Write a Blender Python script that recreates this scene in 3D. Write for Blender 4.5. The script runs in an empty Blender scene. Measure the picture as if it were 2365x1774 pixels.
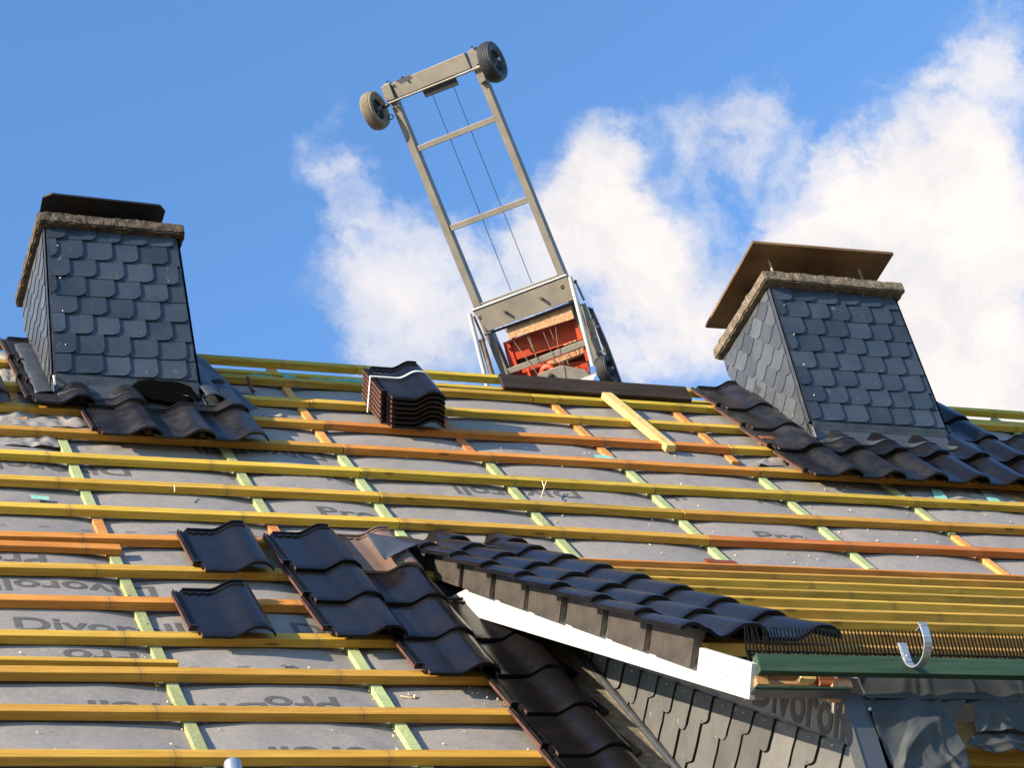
import bpy, bmesh, math, random
from mathutils import Vector, Matrix, noise
rnd = random.Random(7)
scn = bpy.context.scene
COL = scn.collection

# ------------------------------------------------------------------ camera solved from the roof's own geometry (metres)
IW, IH, F = 2365.0, 1774.0, 5205.19
CAM = Vector((-1.971, -6.760, -3.822))
ROT = Matrix(((0.9280156494459039, -0.06374280154643042, -0.36704742150641745),
              (-0.32560710881404253, -0.6175126322028992, -0.7160015082104277),
              (-0.1810164773529127, 0.7839738543605006, -0.5938164957340636)))
PITCH = math.radians(56.7277)
E1 = Vector((1, 0, 0)); E2 = Vector((0, math.cos(PITCH), math.sin(PITCH))); E3 = Vector((0, -math.sin(PITCH), math.cos(PITCH)))
S = 0.34
GROUND = -5.45

def hit(p, n, d):
    r = ROT @ Vector(((p[0]-IW/2)/F, -(p[1]-IH/2)/F, -1.0))
    n = Vector(n)
    return CAM + r*((d-n.dot(CAM))/n.dot(r))
def on_roof(p, w=0.0):
    P = hit(p, E3, w); return P.x, P.dot(E2)
def on_x(p, x): return hit(p, (1, 0, 0), x)
def on_y(p, y): return hit(p, (0, 1, 0), y)
def on_z(p, z): return hit(p, (0, 0, 1), z)
def R3(u, v, w=0.0): return E1*u + E2*v + E3*w
def frame(o, x, y, z):
    m = Matrix.Identity(4)
    for i, a in enumerate((x, y, z, o)):
        for j in range(3): m[j][i] = a[j]
    return m
MROOF = frame(Vector((0, 0, 0)), E1, E2, E3)
# dormer roof plane: arris of the lowest batten is the origin
DQ = math.radians(40.3)
DT = Vector((0, math.cos(DQ), math.sin(DQ))); DN = Vector((0, -math.sin(DQ), math.cos(DQ)))
DO = Vector((0, -1.05, 0.74 - 0.848*1.05))
MDORM = frame(DO, E1, DT, DN)
def D3(x, s, w=0.0): return DO + E1*x + DT*s + DN*w

# ------------------------------------------------------------------ materials
def newmat(name):
    m = bpy.data.materials.new(name); m.use_nodes = True
    nt = m.node_tree; b = nt.nodes['Principled BSDF']
    return m, nt, b
def N(nt, t, **k):
    n = nt.nodes.new(t)
    for a, v in k.items():
        if a in n.inputs.keys() if isinstance(a, str) else False: n.inputs[a].default_value = v
        else: setattr(n, a, v)
    return n
def L(nt, a, b): nt.links.new(a, b)
def coords(nt, scale=(1, 1, 1), kind='Object'):
    tc = N(nt, 'ShaderNodeTexCoord'); mp = N(nt, 'ShaderNodeMapping'); mp.inputs['Scale'].default_value = scale
    L(nt, tc.outputs[kind], mp.inputs['Vector']); return mp.outputs['Vector']
def noise_n(nt, vec, scale, detail=4, rough=.55):
    n = N(nt, 'ShaderNodeTexNoise'); n.inputs['Scale'].default_value = scale; n.inputs['Detail'].default_value = detail
    n.inputs['Roughness'].default_value = rough; L(nt, vec, n.inputs['Vector']); return n.outputs['Fac']
def ramp(nt, fac, stops):
    r = N(nt, 'ShaderNodeValToRGB'); e = r.color_ramp.elements
    while len(e) > 2: e.remove(e[-1])
    for i, (p, c) in enumerate(stops):
        if i > 1: e.new(p)
        e[i].position = p; e[i].color = (c[0], c[1], c[2], 1) if hasattr(c, '__len__') else (c, c, c, 1)
    L(nt, fac, r.inputs['Fac']); return r.outputs['Color']
def mix(nt, fac, a, b, mode='MIX'):
    m = N(nt, 'ShaderNodeMix'); m.data_type = 'RGBA'; m.blend_type = mode
    if hasattr(fac, 'links'): L(nt, fac, m.inputs[0])
    else: m.inputs[0].default_value = fac
    for s, v in ((6, a), (7, b)):
        if hasattr(v, 'links'): L(nt, v, m.inputs[s])
        else: m.inputs[s].default_value = (v[0], v[1], v[2], 1)
    return m.outputs[2]
def mth(nt, op, a, b=0.0, c=None):
    m = N(nt, 'ShaderNodeMath', operation=op)
    for i, v in enumerate((a, b, c)):
        if v is None: continue
        if hasattr(v, 'links'): L(nt, v, m.inputs[i])
        else: m.inputs[i].default_value = v
    return m.outputs[0]
def bump(nt, b, h, strength=.3, dist=.002):
    n = N(nt, 'ShaderNodeBump'); n.inputs['Strength'].default_value = strength; n.inputs['Distance'].default_value = dist
    L(nt, h, n.inputs['Height']); L(nt, n.outputs['Normal'], b.inputs['Normal'])

KA = .80
def sc3(c): return tuple(x*KA for x in c)
def wood(name, light, dark, chalk=False, mould=0.0, axis=0, rough=.7):
    light, dark = sc3(light), sc3(dark)
    m, nt, b = newmat(name)
    sc = [90, 90, 90]; sc[axis] = 3.0
    v = coords(nt, tuple(sc))
    oi = N(nt, 'ShaderNodeObjectInfo')
    vm = N(nt, 'ShaderNodeVectorMath', operation='MULTIPLY_ADD'); L(nt, v, vm.inputs[0]); vm.inputs[1].default_value = (1, 1, 1)
    cmb = N(nt, 'ShaderNodeCombineXYZ'); r1 = mth(nt, 'MULTIPLY', oi.outputs['Random'], 57.0)
    for i in range(3): L(nt, r1, cmb.inputs[i])
    L(nt, cmb.outputs[0], vm.inputs[2]); v = vm.outputs[0]
    g = noise_n(nt, v, 1.0, 5, .6)
    c = ramp(nt, g, [(.30, tuple(x*.8 for x in dark)), (.45, dark), (.66, light)])
    v2 = coords(nt, (4, 14, 14) if axis == 0 else (14, 4, 14))
    big = noise_n(nt, v2, 1.0, 3, .6)
    c = mix(nt, ramp(nt, big, [(.35, 0.0), (.75, .55)]), c, tuple(x*.62 for x in dark))
    # knots
    vo = N(nt, 'ShaderNodeTexVoronoi'); kv = coords(nt, (2.1, 9, 9) if axis == 0 else (9, 2.1, 9)); L(nt, kv, vo.inputs['Vector'])
    vo.inputs['Scale'].default_value = 1.3
    c = mix(nt, ramp(nt, vo.outputs['Distance'], [(.06, .85), (.11, 0.0)]), c, tuple(x*.3 for x in dark))
    if mould > 0:
        mv = coords(nt, (6, 30, 30)); mn = noise_n(nt, mv, 1.6, 6, .75)
        c = mix(nt, ramp(nt, mn, [(.56, 0.0), (.72, mould)]), c, (.05, .045, .015))
    br = N(nt, 'ShaderNodeHueSaturation'); L(nt, c, br.inputs['Color'])
    L(nt, mth(nt, 'MULTIPLY_ADD', oi.outputs['Random'], .34, .76), br.inputs['Value'])
    L(nt, mth(nt, 'MULTIPLY_ADD', oi.outputs['Random'], .03, .485), br.inputs['Hue']); c = br.outputs['Color']
    if chalk:
        geo = N(nt, 'ShaderNodeNewGeometry'); sx = N(nt, 'ShaderNodeSeparateXYZ'); L(nt, geo.outputs['Position'], sx.inputs[0])
        t = mth(nt, 'MODULO', mth(nt, 'ADD', sx.outputs[0], .1+.783*10+.39), .783)
        d = mth(nt, 'ABSOLUTE', mth(nt, 'SUBTRACT', t, .39))
        k = mth(nt, 'LESS_THAN', d, .0022)
        sm = mth(nt, 'MULTIPLY', mth(nt, 'LESS_THAN', d, .02), mth(nt, 'MULTIPLY', big, .35))
        c = mix(nt, mth(nt, 'MAXIMUM', mth(nt, 'MULTIPLY', k, .7), sm), c, (.12, .08, .05))
    L(nt, c, b.inputs['Base Color']); b.inputs['Roughness'].default_value = rough
    b.inputs['Specular IOR Level'].default_value = .25
    bump(nt, b, g, .5, .002)
    return m
M = {}
M['batten_y'] = wood('yellow_treated_pine', (.76, .47, .085), (.62, .34, .045), True, .22)
M['batten_g'] = wood('stained_treated_pine', (.72, .49, .085), (.52, .33, .035), True, .7)
M['batten_o'] = wood('orange_treated_pine', (.78, .33, .075), (.62, .22, .04), True, .1)
M['counter_g'] = wood('green_treated_pine', (.55, .58, .30), (.40, .46, .21), False, 0, 1)
M['counter_o'] = wood('orange_counter_pine', (.82, .38, .13), (.62, .24, .07), False, 0, 1)
M['fresh'] = wood('fresh_pine', (.80, .58, .26), (.66, .44, .16), False, 0, 1)
M['darkwood'] = wood('dark_stained_board', (.058, .037, .026), (.03, .019, .013), False, 0, 0)
M['red_wood'] = wood('red_brown_pine', (.35, .10, .045), (.2, .05, .02), False, 0, 0)
M['green_board'] = wood('green_stained_board', (.050, .10, .055), (.03, .07, .04), False, .3, 0)
M['pine'] = wood('rafter_pine', (.62, .38, .16), (.45, .25, .09), False, 0, 1)

def simple(name, col, rough=.6, metal=0.0, spec=.5, coat=0.0):
    m, nt, b = newmat(name); b.inputs['Base Color'].default_value = (*col, 1); b.inputs['Roughness'].default_value = rough
    b.inputs['Metallic'].default_value = metal; b.inputs['Specular IOR Level'].default_value = spec; b.inputs['Coat Weight'].default_value = coat
    return m, nt, b
def mottled(name, c1, c2, scale=8, rough=(.5, .7), metal=0.0, spec=.5, bmp=.2, bscale=None, bdist=.003, detail=6):
    c1, c2 = sc3(c1), sc3(c2)
    m, nt, b = newmat(name); v = coords(nt)
    n = noise_n(nt, v, scale, detail, .62)
    L(nt, ramp(nt, n, [(.3, c1), (.7, c2)]), b.inputs['Base Color'])
    L(nt, ramp(nt, noise_n(nt, v, scale*2.3, 4, .6), [(.3, rough[0]), (.7, rough[1])]), b.inputs['Roughness'])
    b.inputs['Metallic'].default_value = metal; b.inputs['Specular IOR Level'].default_value = spec
    if bmp: bump(nt, b, noise_n(nt, v, bscale or scale*6, 5, .6), bmp, bdist)
    return m, nt, b
# glazed roof tiles
def tilemat(name, base, dust, dustamt, r0, r1):
    m, nt, b = newmat(name); v = coords(nt)
    oi = N(nt, 'ShaderNodeObjectInfo')
    vm = N(nt, 'ShaderNodeVectorMath', operation='ADD'); L(nt, v, vm.inputs[0]); L(nt, oi.outputs['Random'], vm.inputs[1]); v = vm.outputs[0]
    n = noise_n(nt, v, 9, 6, .65); f = ramp(nt, n, [(.42, 0.0), (.78, dustamt)])
    sp = noise_n(nt, v, 260, 2, .5); f2 = ramp(nt, sp, [(.70, 0.0), (.76, .5)])
    c = mix(nt, f, base, dust); c = mix(nt, mth(nt, 'MULTIPLY', f2, min(1, .25+dustamt)), c, (.35, .27, .18))
    c = mix(nt, 1.0, c, ramp(nt, oi.outputs['Random'], [(0, .75), (1, 1.5)]), 'MULTIPLY')
    L(nt, c, b.inputs['Base Color'])
    L(nt, ramp(nt, n, [(.35, r0), (.7, r1)]), b.inputs['Roughness'])
    b.inputs['Specular IOR Level'].default_value = .30
    bump(nt, b, noise_n(nt, v, 60, 3, .5), .06, .001)
    return m
M['tile'] = tilemat('black_glazed_tile', (.0050, .0050, .0065), (.028, .019, .013), .22, .20, .32)
M['tile_dusty'] = tilemat('dusty_black_tile', (.008, .008, .010), (.055, .045, .038), .55, .28, .46)
M['tile_brown'] = tilemat('brown_dusty_tile', (.15, .095, .07), (.20, .13, .10), .8, .45, .6)
M['terracotta'] = mottled('unglazed_tile_edge', (.028, .018, .015), (.17, .055, .03), 14, (.7, .9))[0]
# slate
def slate(name, a, c2, spots):
    m, nt, b = newmat(name); v = coords(nt)
    geo = N(nt, 'ShaderNodeNewGeometry')
    n = noise_n(nt, v, 5, 6, .7); col = ramp(nt, n, [(.3, a), (.7, c2)])
    isl = ramp(nt, geo.outputs['Random Per Island'], [(0, .74), (1, 1.26)])
    col = mix(nt, 1.0, col, isl, 'MULTIPLY')
    vs = coords(nt, (1, 1, .45)); sp = noise_n(nt, vs, 34, 3, .6)
    col = mix(nt, ramp(nt, sp, [(.67, 0.0), (.76, spots)]), col, (.42, .41, .39))
    L(nt, col, b.inputs['Base Color']); b.inputs['Roughness'].default_value = .42
    bump(nt, b, noise_n(nt, v, 26, 6, .7), .45, .004)
    return m
M['slate'] = slate('blue_grey_slate', (.020, .028, .040), (.040, .050, .066), .25)  # chimney fronts: same slate darkened, as sun only grazes these faces
M['slate_cheek'] = slate('grey_slate', (.085, .085, .085), (.135, .132, .128), .8)
M['slate_side'] = slate('side_slate', (.048, .053, .060), (.078, .083, .090), .3)  # same chimney slate lightened, sun on the left faces put into the colour
M['slate_edge'] = simple('slate_edge_black', (.016, .016, .017), .8, 0, .2)[0]  # near black, gap shadow between cheek slates put into the edge colour
M['trim'] = simple('dark_metal_trim', (.07, .075, .085), .45, .3)[0]
M['lead'] = mottled('lead_sheet', (.035, .042, .055), (.075, .082, .095), 10, (.42, .6), .2, .5, .25)[0]
M['lead_new'] = mottled('bright_lead', (.07, .08, .10), (.15, .165, .19), 9, (.4, .55), .3)[0]
M['concrete'] = mottled('weathered_concrete', (.085, .07, .05), (.30, .24, .175), 22, (.85, .95), 0, .2, 1.0, 90, .012, 9)[0]
M['concrete_dark'] = mottled('sooty_concrete', (.03, .025, .02), (.20, .155, .115), 26, (.85, .95), 0, .2, 1.0, 90, .012, 9)[0]
M['cover_metal'] = simple('black_cover_plate', (.018, .018, .02), .5, .2)[0]
M['cover_board'] = mottled('brown_cover_board', (.075, .042, .02), (.27, .155, .07), 3.2, (.65, .8), 0, .3, .25)[0]
M['white'] = mottled('white_fascia', (.56, .54, .50), (.66, .64, .60), 5, (.4, .5), 0, .5, .08)[0]
M['flap'] = mottled('dusty_verge_flap', (.034, .029, .024), (.085, .070, .058), 9, (.5, .7), 0, .4, .2)[0]
M['galv'] = mottled('galvanised_steel', (.42, .44, .46), (.56, .58, .60), 20, (.3, .45), .7, .5, .1)[0]
M['alu'] = mottled('dull_aluminium', (.17, .152, .13), (.25, .225, .19), 7, (.45, .6), .25, .5, .0)[0]
M['alu_light'] = mottled('white_painted_tube', (.62, .61, .59), (.76, .75, .73), 8, (.35, .5), .1)[0]
M['rusty'] = mottled('rusty_steel_tube', (.17, .09, .045), (.42, .37, .30), 16, (.6, .8), .2, .4, .3)[0]
M['red_steel'] = mottled('red_painted_steel', (.36, .022, .006), (.66, .085, .016), 9, (.4, .6), 0, .5, .2)[0]
M['dark_red'] = mottled('shaded_red_panel', (.10, .008, .005), (.30, .03, .012), 7, (.5, .7), 0, .4, .2)[0]  # red steel darkened, shade of the carriage interior put into the colour
M['osb'] = mottled('strand_board', (.34, .16, .08), (.68, .42, .24), 42, (.7, .85), 0, .3, .5, 60)[0]
M['rubber'] = mottled('black_rubber', (.022, .022, .026), (.05, .05, .055), 12, (.55, .75), 0, .4, .1)[0]
M['rubber_grey'] = mottled('dusty_grey_rubber', (.18, .155, .11), (.27, .23, .17), 9, (.7, .85), 0, .3, .1)[0]
M['black'] = simple('black_steel', (.015, .015, .018), .5, .3)[0]
M['plastic'] = simple('black_plastic', (.004, .004, .004), .8, 0, .15)[0]
M['strap'] = simple('white_strap', (.75, .73, .68), .5)[0]
M['teal'] = mottled('teal_film', (.03, .30, .23), (.10, .48, .38), 12, (.3, .5), 0, .5, .4)[0]
M['tape'] = mottled('teal_tape', (.22, .55, .46), (.35, .66, .56), 30, (.35, .5))[0]
M['ink'] = mottled('printed_ink', (.095, .09, .086), (.125, .118, .112), 15, (.7, .8), 0, .3, .1)[0]
M['dust'] = simple('sawdust_chip', (.70, .55, .34), .9)[0]
M['dark_mem'] = mottled('dark_wall_membrane', (.030, .037, .043), (.062, .068, .073), 4, (.55, .7), 0, .4, .2, 30)[0]
M['plaster'] = mottled('plaster', (.52, .49, .43), (.60, .57, .50), 3, (.8, .9))[0]
M['ground'] = mottled('pale_paving', (.20, .18, .14), (.30, .26, .20), 1.2, (.9, 1.0), 0, .2, .5, 20)[0]
M['flat_black'] = simple('gap_black', (.004, .004, .004), 1.0, 0, 0)[0]  # flat black, shade inside openings put into the colour
# underlay membrane
def membrane():
    m, nt, b = newmat('grey_roof_underlay'); v = coords(nt)
    n = noise_n(nt, v, 2.2, 5, .6); c = ramp(nt, n, [(.3, (.170, .151, .140)), (.7, (.246, .216, .197))])
    fz = noise_n(nt, coords(nt, (30, 220, 220)), 1.0, 3, .6); c = mix(nt, .25, c, ramp(nt, fz, [(.3, .16), (.7, .36)]))
    sp = noise_n(nt, v, 210, 2, .4); d2 = noise_n(nt, v, 3.1, 3, .6)
    c = mix(nt, mth(nt, 'MULTIPLY', ramp(nt, sp, [(.70, 0.0), (.73, 1.0)]), ramp(nt, d2, [(.42, 0.0), (.62, .8)])), c, (.68, .55, .36))
    L(nt, c, b.inputs['Base Color']); b.inputs['Roughness'].default_value = .62; b.inputs['Specular IOR Level'].default_value = .35
    bump(nt, b, noise_n(nt, coords(nt, (1, 2.2, 2.2)), 9, 7, .65), .6, .012)
    return m
M['membrane'] = membrane()
M['gritty'] = mottled('gritty_valley_tray', (.12, .105, .085), (.34, .29, .22), 30, (.7, .9), 0, .3, .5, 200)[0]

# ------------------------------------------------------------------ mesh builder
class MB:
    def __init__(s): s.v = []; s.f = []; s.mi = []; s.sm = []
    def add(s, vs, fs, mi=0, smooth=False, mat=None):
        o = len(s.v)
        s.v += [tuple(mat @ Vector(p)) if mat is not None else tuple(p) for p in vs]
        for f in fs: s.f.append([i+o for i in f]); s.mi.append(mi); s.sm.append(smooth)
    def box(s, x0, x1, y0, y1, z0, z1, mi=0, mat=None):
        vs = [(x, y, z) for z in (z0, z1) for y in (y0, y1) for x in (x0, x1)]
        s.add(vs, [(0, 2, 3, 1), (4, 5, 7, 6), (0, 1, 5, 4), (2, 6, 7, 3), (0, 4, 6, 2), (1, 3, 7, 5)], mi, False, mat)
    def hexa(s, a, b, mi=0):            # two quads (lists of 4 points), joined
        s.add(list(a)+list(b), [(3, 2, 1, 0), (4, 5, 6, 7)]+[(i, (i+1) % 4, (i+1) % 4+4, i+4) for i in range(4)], mi)
    def prism(s, pts, d, mi=0, mat=None):   # polygon swept by vector d
        n = len(pts); d = Vector(d); a = [Vector(p) for p in pts]; b = [p+d for p in a]
        s.add(a+b, [list(range(n))[::-1], [i+n for i in range(n)]]+[(i, (i+1) % n, (i+1) % n+n, i+n) for i in range(n)], mi, False, mat)
    def tube(s, pts, r, n=10, mi=0, closed=False, smooth=True, mat=None):
        pts = [Vector(p) for p in pts]; rings = []; m = len(pts)
        rr = r if hasattr(r, '__len__') else [r]*m
        up = None
        for i, p in enumerate(pts):
            t = (pts[(i+1) % m]-pts[i-1]) if closed else (pts[min(i+1, m-1)]-pts[max(i-1, 0)])
            t.normalize()
            if up is None: up = t.orthogonal().normalized()
            up = (up-t*up.dot(t)).normalized(); w = t.cross(up)
            rings.append([p+(up*math.cos(a)+w*math.sin(a))*rr[i] for a in [2*math.pi*k/n for k in range(n)]])
        vs = [q for r_ in rings for q in r_]; fs = []
        for i in range(m if closed else m-1):
            j = (i+1) % m
            for k in range(n): fs.append((i*n+k, i*n+(k+1) % n, j*n+(k+1) % n, j*n+k))
        s.add(vs, fs, mi, smooth, mat)
        if not closed:
            s.add(rings[0], [list(range(n))[::-1]], mi, False, mat); s.add(rings[-1], [list(range(n))], mi, False, mat)
    def lathe(s, prof, c, axis, n=32, mi=0, smooth=True):   # prof: (radius, along axis)
        axis = Vector(axis).normalized(); a = axis.orthogonal().normalized(); b = axis.cross(a); c = Vector(c)
        vs = []; m = len(prof)
        for (r, h) in prof:
            for k in range(n):
                t = 2*math.pi*k/n; vs.append(c+axis*h+(a*math.cos(t)+b*math.sin(t))*r)
        fs = [(i*n+k, i*n+(k+1) % n, (i+1)*n+(k+1) % n, (i+1)*n+k) for i in range(m-1) for k in range(n)]
        s.add(vs, fs, mi, smooth)
    def grid(s, fn, nu, nv, mi=0, smooth=True):
        vs = [fn(i/nu, j/nv) for j in range(nv+1) for i in range(nu+1)]
        s.add(vs, [(j*(nu+1)+i, j*(nu+1)+i+1, (j+1)*(nu+1)+i+1, (j+1)*(nu+1)+i) for j in range(nv) for i in range(nu)], mi, smooth)
    def build(s, name, mats, parent=None, origin=None, bevel=0.0, solid=0.0):
        mats = mats if isinstance(mats, (list, tuple)) else [mats]
        me = bpy.data.meshes.new(name)
        o0 = Vector(origin) if origin is not None else None
        if o0 is None:
            if parent is not None and s.v: o0 = Vector((0, 0, 0))
            else: o0 = Vector((0, 0, 0))
        me.from_pydata([tuple(Vector(p)-o0) for p in s.v], [], s.f)
        for m in mats: me.materials.append(m)
        me.polygons.foreach_set('material_index', s.mi); me.polygons.foreach_set('use_smooth', s.sm)
        me.update()
        bm = bmesh.new(); bm.from_mesh(me); bmesh.ops.recalc_face_normals(bm, faces=bm.faces); bm.to_mesh(me); bm.free()
        ob = bpy.data.objects.new(name, me); COL.objects.link(ob)
        if parent is not None:
            ob.parent = parent; ob.matrix_parent_inverse = Matrix.Identity(4)
            ob.location = o0 - parent_loc(parent)
        else: ob.location = o0
        if bevel:
            md = ob.modifiers.new('bevel', 'BEVEL'); md.width = bevel; md.segments = 2; md.limit_method = 'ANGLE'; md.angle_limit = math.radians(40)
        if solid:
            md = ob.modifiers.new('solid', 'SOLIDIFY'); md.thickness = solid
        return ob
def parent_loc(p):
    v = Vector((0, 0, 0))
    while p is not None: v += Vector(p.location); p = p.parent
    return v
def tag(o, label=None, cat=None, group=None, kind=None):
    if label: o['label'] = label
    if cat: o['category'] = cat; o['kind'] = kind or 'thing'
    if group: o['group'] = group
    if kind: o['kind'] = kind
    return o
def empty(name, loc, label, cat, group=None):
    o = bpy.data.objects.new(name, None); COL.objects.link(o); o.location = loc; o.empty_display_size = .1
    return tag(o, label, cat, group)

# ------------------------------------------------------------------ setting: ground, house body
g = MB(); g.box(-400, 400, -400, 400, GROUND-.5, GROUND); tag(g.build('ground', M['ground']), kind='structure')

# ------------------------------------------------------------------ MAIN ROOF
roof = empty('roof', R3(0, -1.0, -.3), 'large steep roof under renovation, grey underlay covered with yellow and orange battens', 'roof')
UL, UR = -2.2, 8.2
CU = [-1.6, -.79, 0.0, .808, 1.408, 2.212, 3.009, 3.804, 4.584, 5.372, 6.15, 6.93, 7.71]
def mem_w(u, v):
    k = 0
    while k < len(CU)-1 and CU[k+1] < u: k += 1
    if u < CU[0] or k >= len(CU)-1: t = .5; seed = 0
    else: t = (u-CU[k]-.02)/(CU[k+1]-CU[k]); seed = k
    t = min(1, max(0, t))
    b = (1-abs(2*t-1)**2.6)
    amp = .013+.009*noise.noise(Vector((seed*3.1, v*1.7, 0)))
    w = -.0655+b*amp*1.5+.005*noise.noise(Vector((u*2.5, v*7, 1.3)))+.003*noise.noise(Vector((u*9, v*15, 4.3)))+.004*b*max(0, 1-abs(noise.noise(Vector((u*1.5, v*5, 8))))*9)+(.003 if (v % 1.42) > .70 else 0)
    if v > 3.3 and u < 1.0 or (u > 4.5 and 3.0 < v < 3.42):   # crumpled underlay
        w += max(0, b)**.5*(.010*abs(noise.noise(Vector((u*7+v*5, v*6, 9))))+.008*noise.noise(Vector((u*15, v*21, 5))))
    return min(w, -.0405)
mb = MB(); du = .026; dv = .026
nu = int((UR-UL)/du); nv = int((4.62+1.6)/dv)
idx = {}; vs = []; fs = []
for j in range(nv+1):
    for i in range(nu+1):
        u = UL+(UR-UL)*i/nu; v = -1.6+(4.62+1.6)*j/nv
        vs.append(R3(u, v, mem_w(u, v)))
for j in range(nv):
    for i in range(nu):
        u = UL+(UR-UL)*(i+.5)/nu; v = -1.6+(4.62+1.6)*(j+.5)/nv
        if u > 1.86 and v < 2.02: continue
        fs.append((j*(nu+1)+i, j*(nu+1)+i+1, (j+1)*(nu+1)+i+1, (j+1)*(nu+1)+i))
mb.add(vs, fs, 0, True)
mem = mb.build('underlay', M['membrane'], roof)
# printed lettering on the underlay
def text_mesh(body, size, bold=.0):
    cu = bpy.data.curves.new('t', 'FONT'); cu.body = body; cu.size = size; cu.offset = bold; cu.resolution_u = 4
    ob = bpy.data.objects.new('t', cu); COL.objects.link(ob)
    bpy.context.view_layer.update()
    dg = bpy.context.evaluated_depsgraph_get(); me = bpy.data.meshes.new_from_object(ob.evaluated_get(dg))
    bpy.data.objects.remove(ob); bpy.data.curves.remove(cu); return me
def lettering(items, mapfn, name, parent, step=.03):
    bm = bmesh.new()
    for body, x, y, size, ang, sx in items:
        me = text_mesh(body, size, size*.018); b2 = bmesh.new(); b2.from_mesh(me); bpy.data.meshes.remove(me)
        bmesh.ops.transform(b2, matrix=Matrix.Translation((x, y, 0)) @ Matrix.Rotation(ang, 4, 'Z') @ Matrix.Diagonal((sx, 1, 1, 1)), verts=b2.verts)
        xs = [v.co.x for v in b2.verts]; ys = [v.co.y for v in b2.verts]
        for ax, lo, hi in ((0, min(xs), max(xs)), (1, min(ys), max(ys))):
            k = lo+step
            while k < hi:
                co = (k, 0, 0) if ax == 0 else (0, k, 0); no = (1, 0, 0) if ax == 0 else (0, 1, 0)
                bmesh.ops.bisect_plane(b2, geom=b2.verts[:]+b2.edges[:]+b2.faces[:], plane_co=co, plane_no=no); k += step
        me2 = bpy.data.meshes.new('x'); b2.to_mesh(me2); b2.free(); bm.from_mesh(me2); bpy.data.meshes.remove(me2)
    for v in bm.verts: v.co = mapfn(v.co.x, v.co.y)
    me = bpy.data.meshes.new(name); bm.to_mesh(me); bm.free(); me.materials.append(M['ink'])
    ob = bpy.data.objects.new(name, me); COL.objects.link(ob); ob.parent = parent; ob.location = -parent_loc(parent)
    return ob
def P8(x, y): return on_roof((400+x/2.7925, 1180+y/2.7925), -.045)
def P2(x, y): return on_roof((x/2.7925, 1180+y/2.7925), -.045)
def PD(x, y): return on_roof((x/.9353, y/.9353), -.045)
TS = .165
items = []
def up(p, body, size=TS, sx=1.25): items.append((body, p[0], p[1], size, 0.0, sx))
def dn(p, body, size=TS, sx=1.25): items.append((body, p[0], p[1], size, math.pi, sx))
up(P2(85, 772), 'Divoroll'); dn(P2(1010, 478), 'Divoroll')
up(PD(172, 1108), 'Pro'); up(PD(690, 1115), 'Pro'); up(PD(1178, 1150), 'Pro'); up(PD(1640, 1168), 'Pro')
dn(PD(775, 1027), 'Divoroll'); dn(PD(1245, 1061), 'Divoroll'); dn(PD(1690, 1075), 'Divoroll'); dn(PD(280, 1008), 'Divoroll')
dn(PD(700, 965+10), 'Divoroll')
up(P8(770, 800), 'Divoroll'); dn(P8(1060, 1205), 'Pro')
dn((.36, .54), 'Divoroll'); up((.52, 1.78), 'Pro'); dn((-.05, .98), 'Pro')
dn((.95, .17), 'Divoroll'); up((2.15, 4.22), 'Pro'); up((1.1, 4.22), 'Pro'); dn((3.9, 3.92), 'Pro')
dn(P2(300, 290), 'Pro'); pass
for uu in (-.8, .35, 1.5):
    items.append(('10', uu+.1, 2.22, .05, 0, 1.3)); items.append(('20', uu+.14, .84, .05, 0, 1.3)); items.append(('15', uu+.15, .775, .05, 0, 1.3))
for it in items: lettering([it], lambda x, y: R3(x, y, mem_w(x, y)+.0016), 'printed_word', mem)
mb = MB()
for uu in [k*.19-1.4 for k in range(16)]:
    for vv in (2.235, .855, .79):
        if (vv < 1 or uu < 1.2): 
            a = R3(uu, vv, mem_w(uu, vv)+.004); b = R3(uu+.05, vv, mem_w(uu+.05, vv)+.004); mb.add([a, b, b+E2*.005, a+E2*.005], [(0, 1, 2, 3)])
mb.build('scale_marks', M['ink'], mem)
# small teal tapes
def rsheet(mb, pts, w, mi=0, wob=.004):
    vs = [R3(*on_roof(p, w), w+wob*rnd.random()) for p in pts]; mb.add(vs, [list(range(len(vs)))], mi)
def sheet_grid(mb, tl, tr, br, bl, w, n=(8, 4), amp=.006, mi=0, seed=0, thick=0):
    a, b, c, d = [on_roof(p, w) for p in (tl, tr, br, bl)]
    def fn(s, t):
        u = (a[0]*(1-s)+b[0]*s)*(1-t)+(d[0]*(1-s)+c[0]*s)*t; v = (a[1]*(1-s)+b[1]*s)*(1-t)+(d[1]*(1-s)+c[1]*s)*t
        return R3(u, v, w+amp*noise.noise(Vector((u*14+seed, v*14, seed))))
    mb.grid(fn, n[0], n[1], mi)
mb = MB(); sheet_grid(mb, (69, 1143), (113, 1147), (113, 1155), (73, 1152), -.033, amp=.001)
t1 = mb.build('tape_label', M['tape'], roof)
for q in (((2150, 1130), (2172, 1131), (2190, 1153), (2160, 1152)), ((2263, 1132), (2288, 1133), (2312, 1160), (2284, 1158)), ((1370, 1050), (1395, 1051), (1432, 1060), (1376, 1060))):
    mb = MB(); sheet_grid(mb, *q, -.03, amp=.004, seed=3); mb.build('tape', M['tape'], roof)
for q in (((490, 862), (632, 868), (640, 873), (495, 869)), ((650, 861), (676, 863), (690, 876), (655, 874)), ((716, 874), (850, 878), (860, 886), (720, 884))):
    mb = MB(); sheet_grid(mb, *q, -.02, n=(16, 3), amp=.01, seed=5); mb.build('teal_film_strip', M['teal'], roof)

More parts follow.
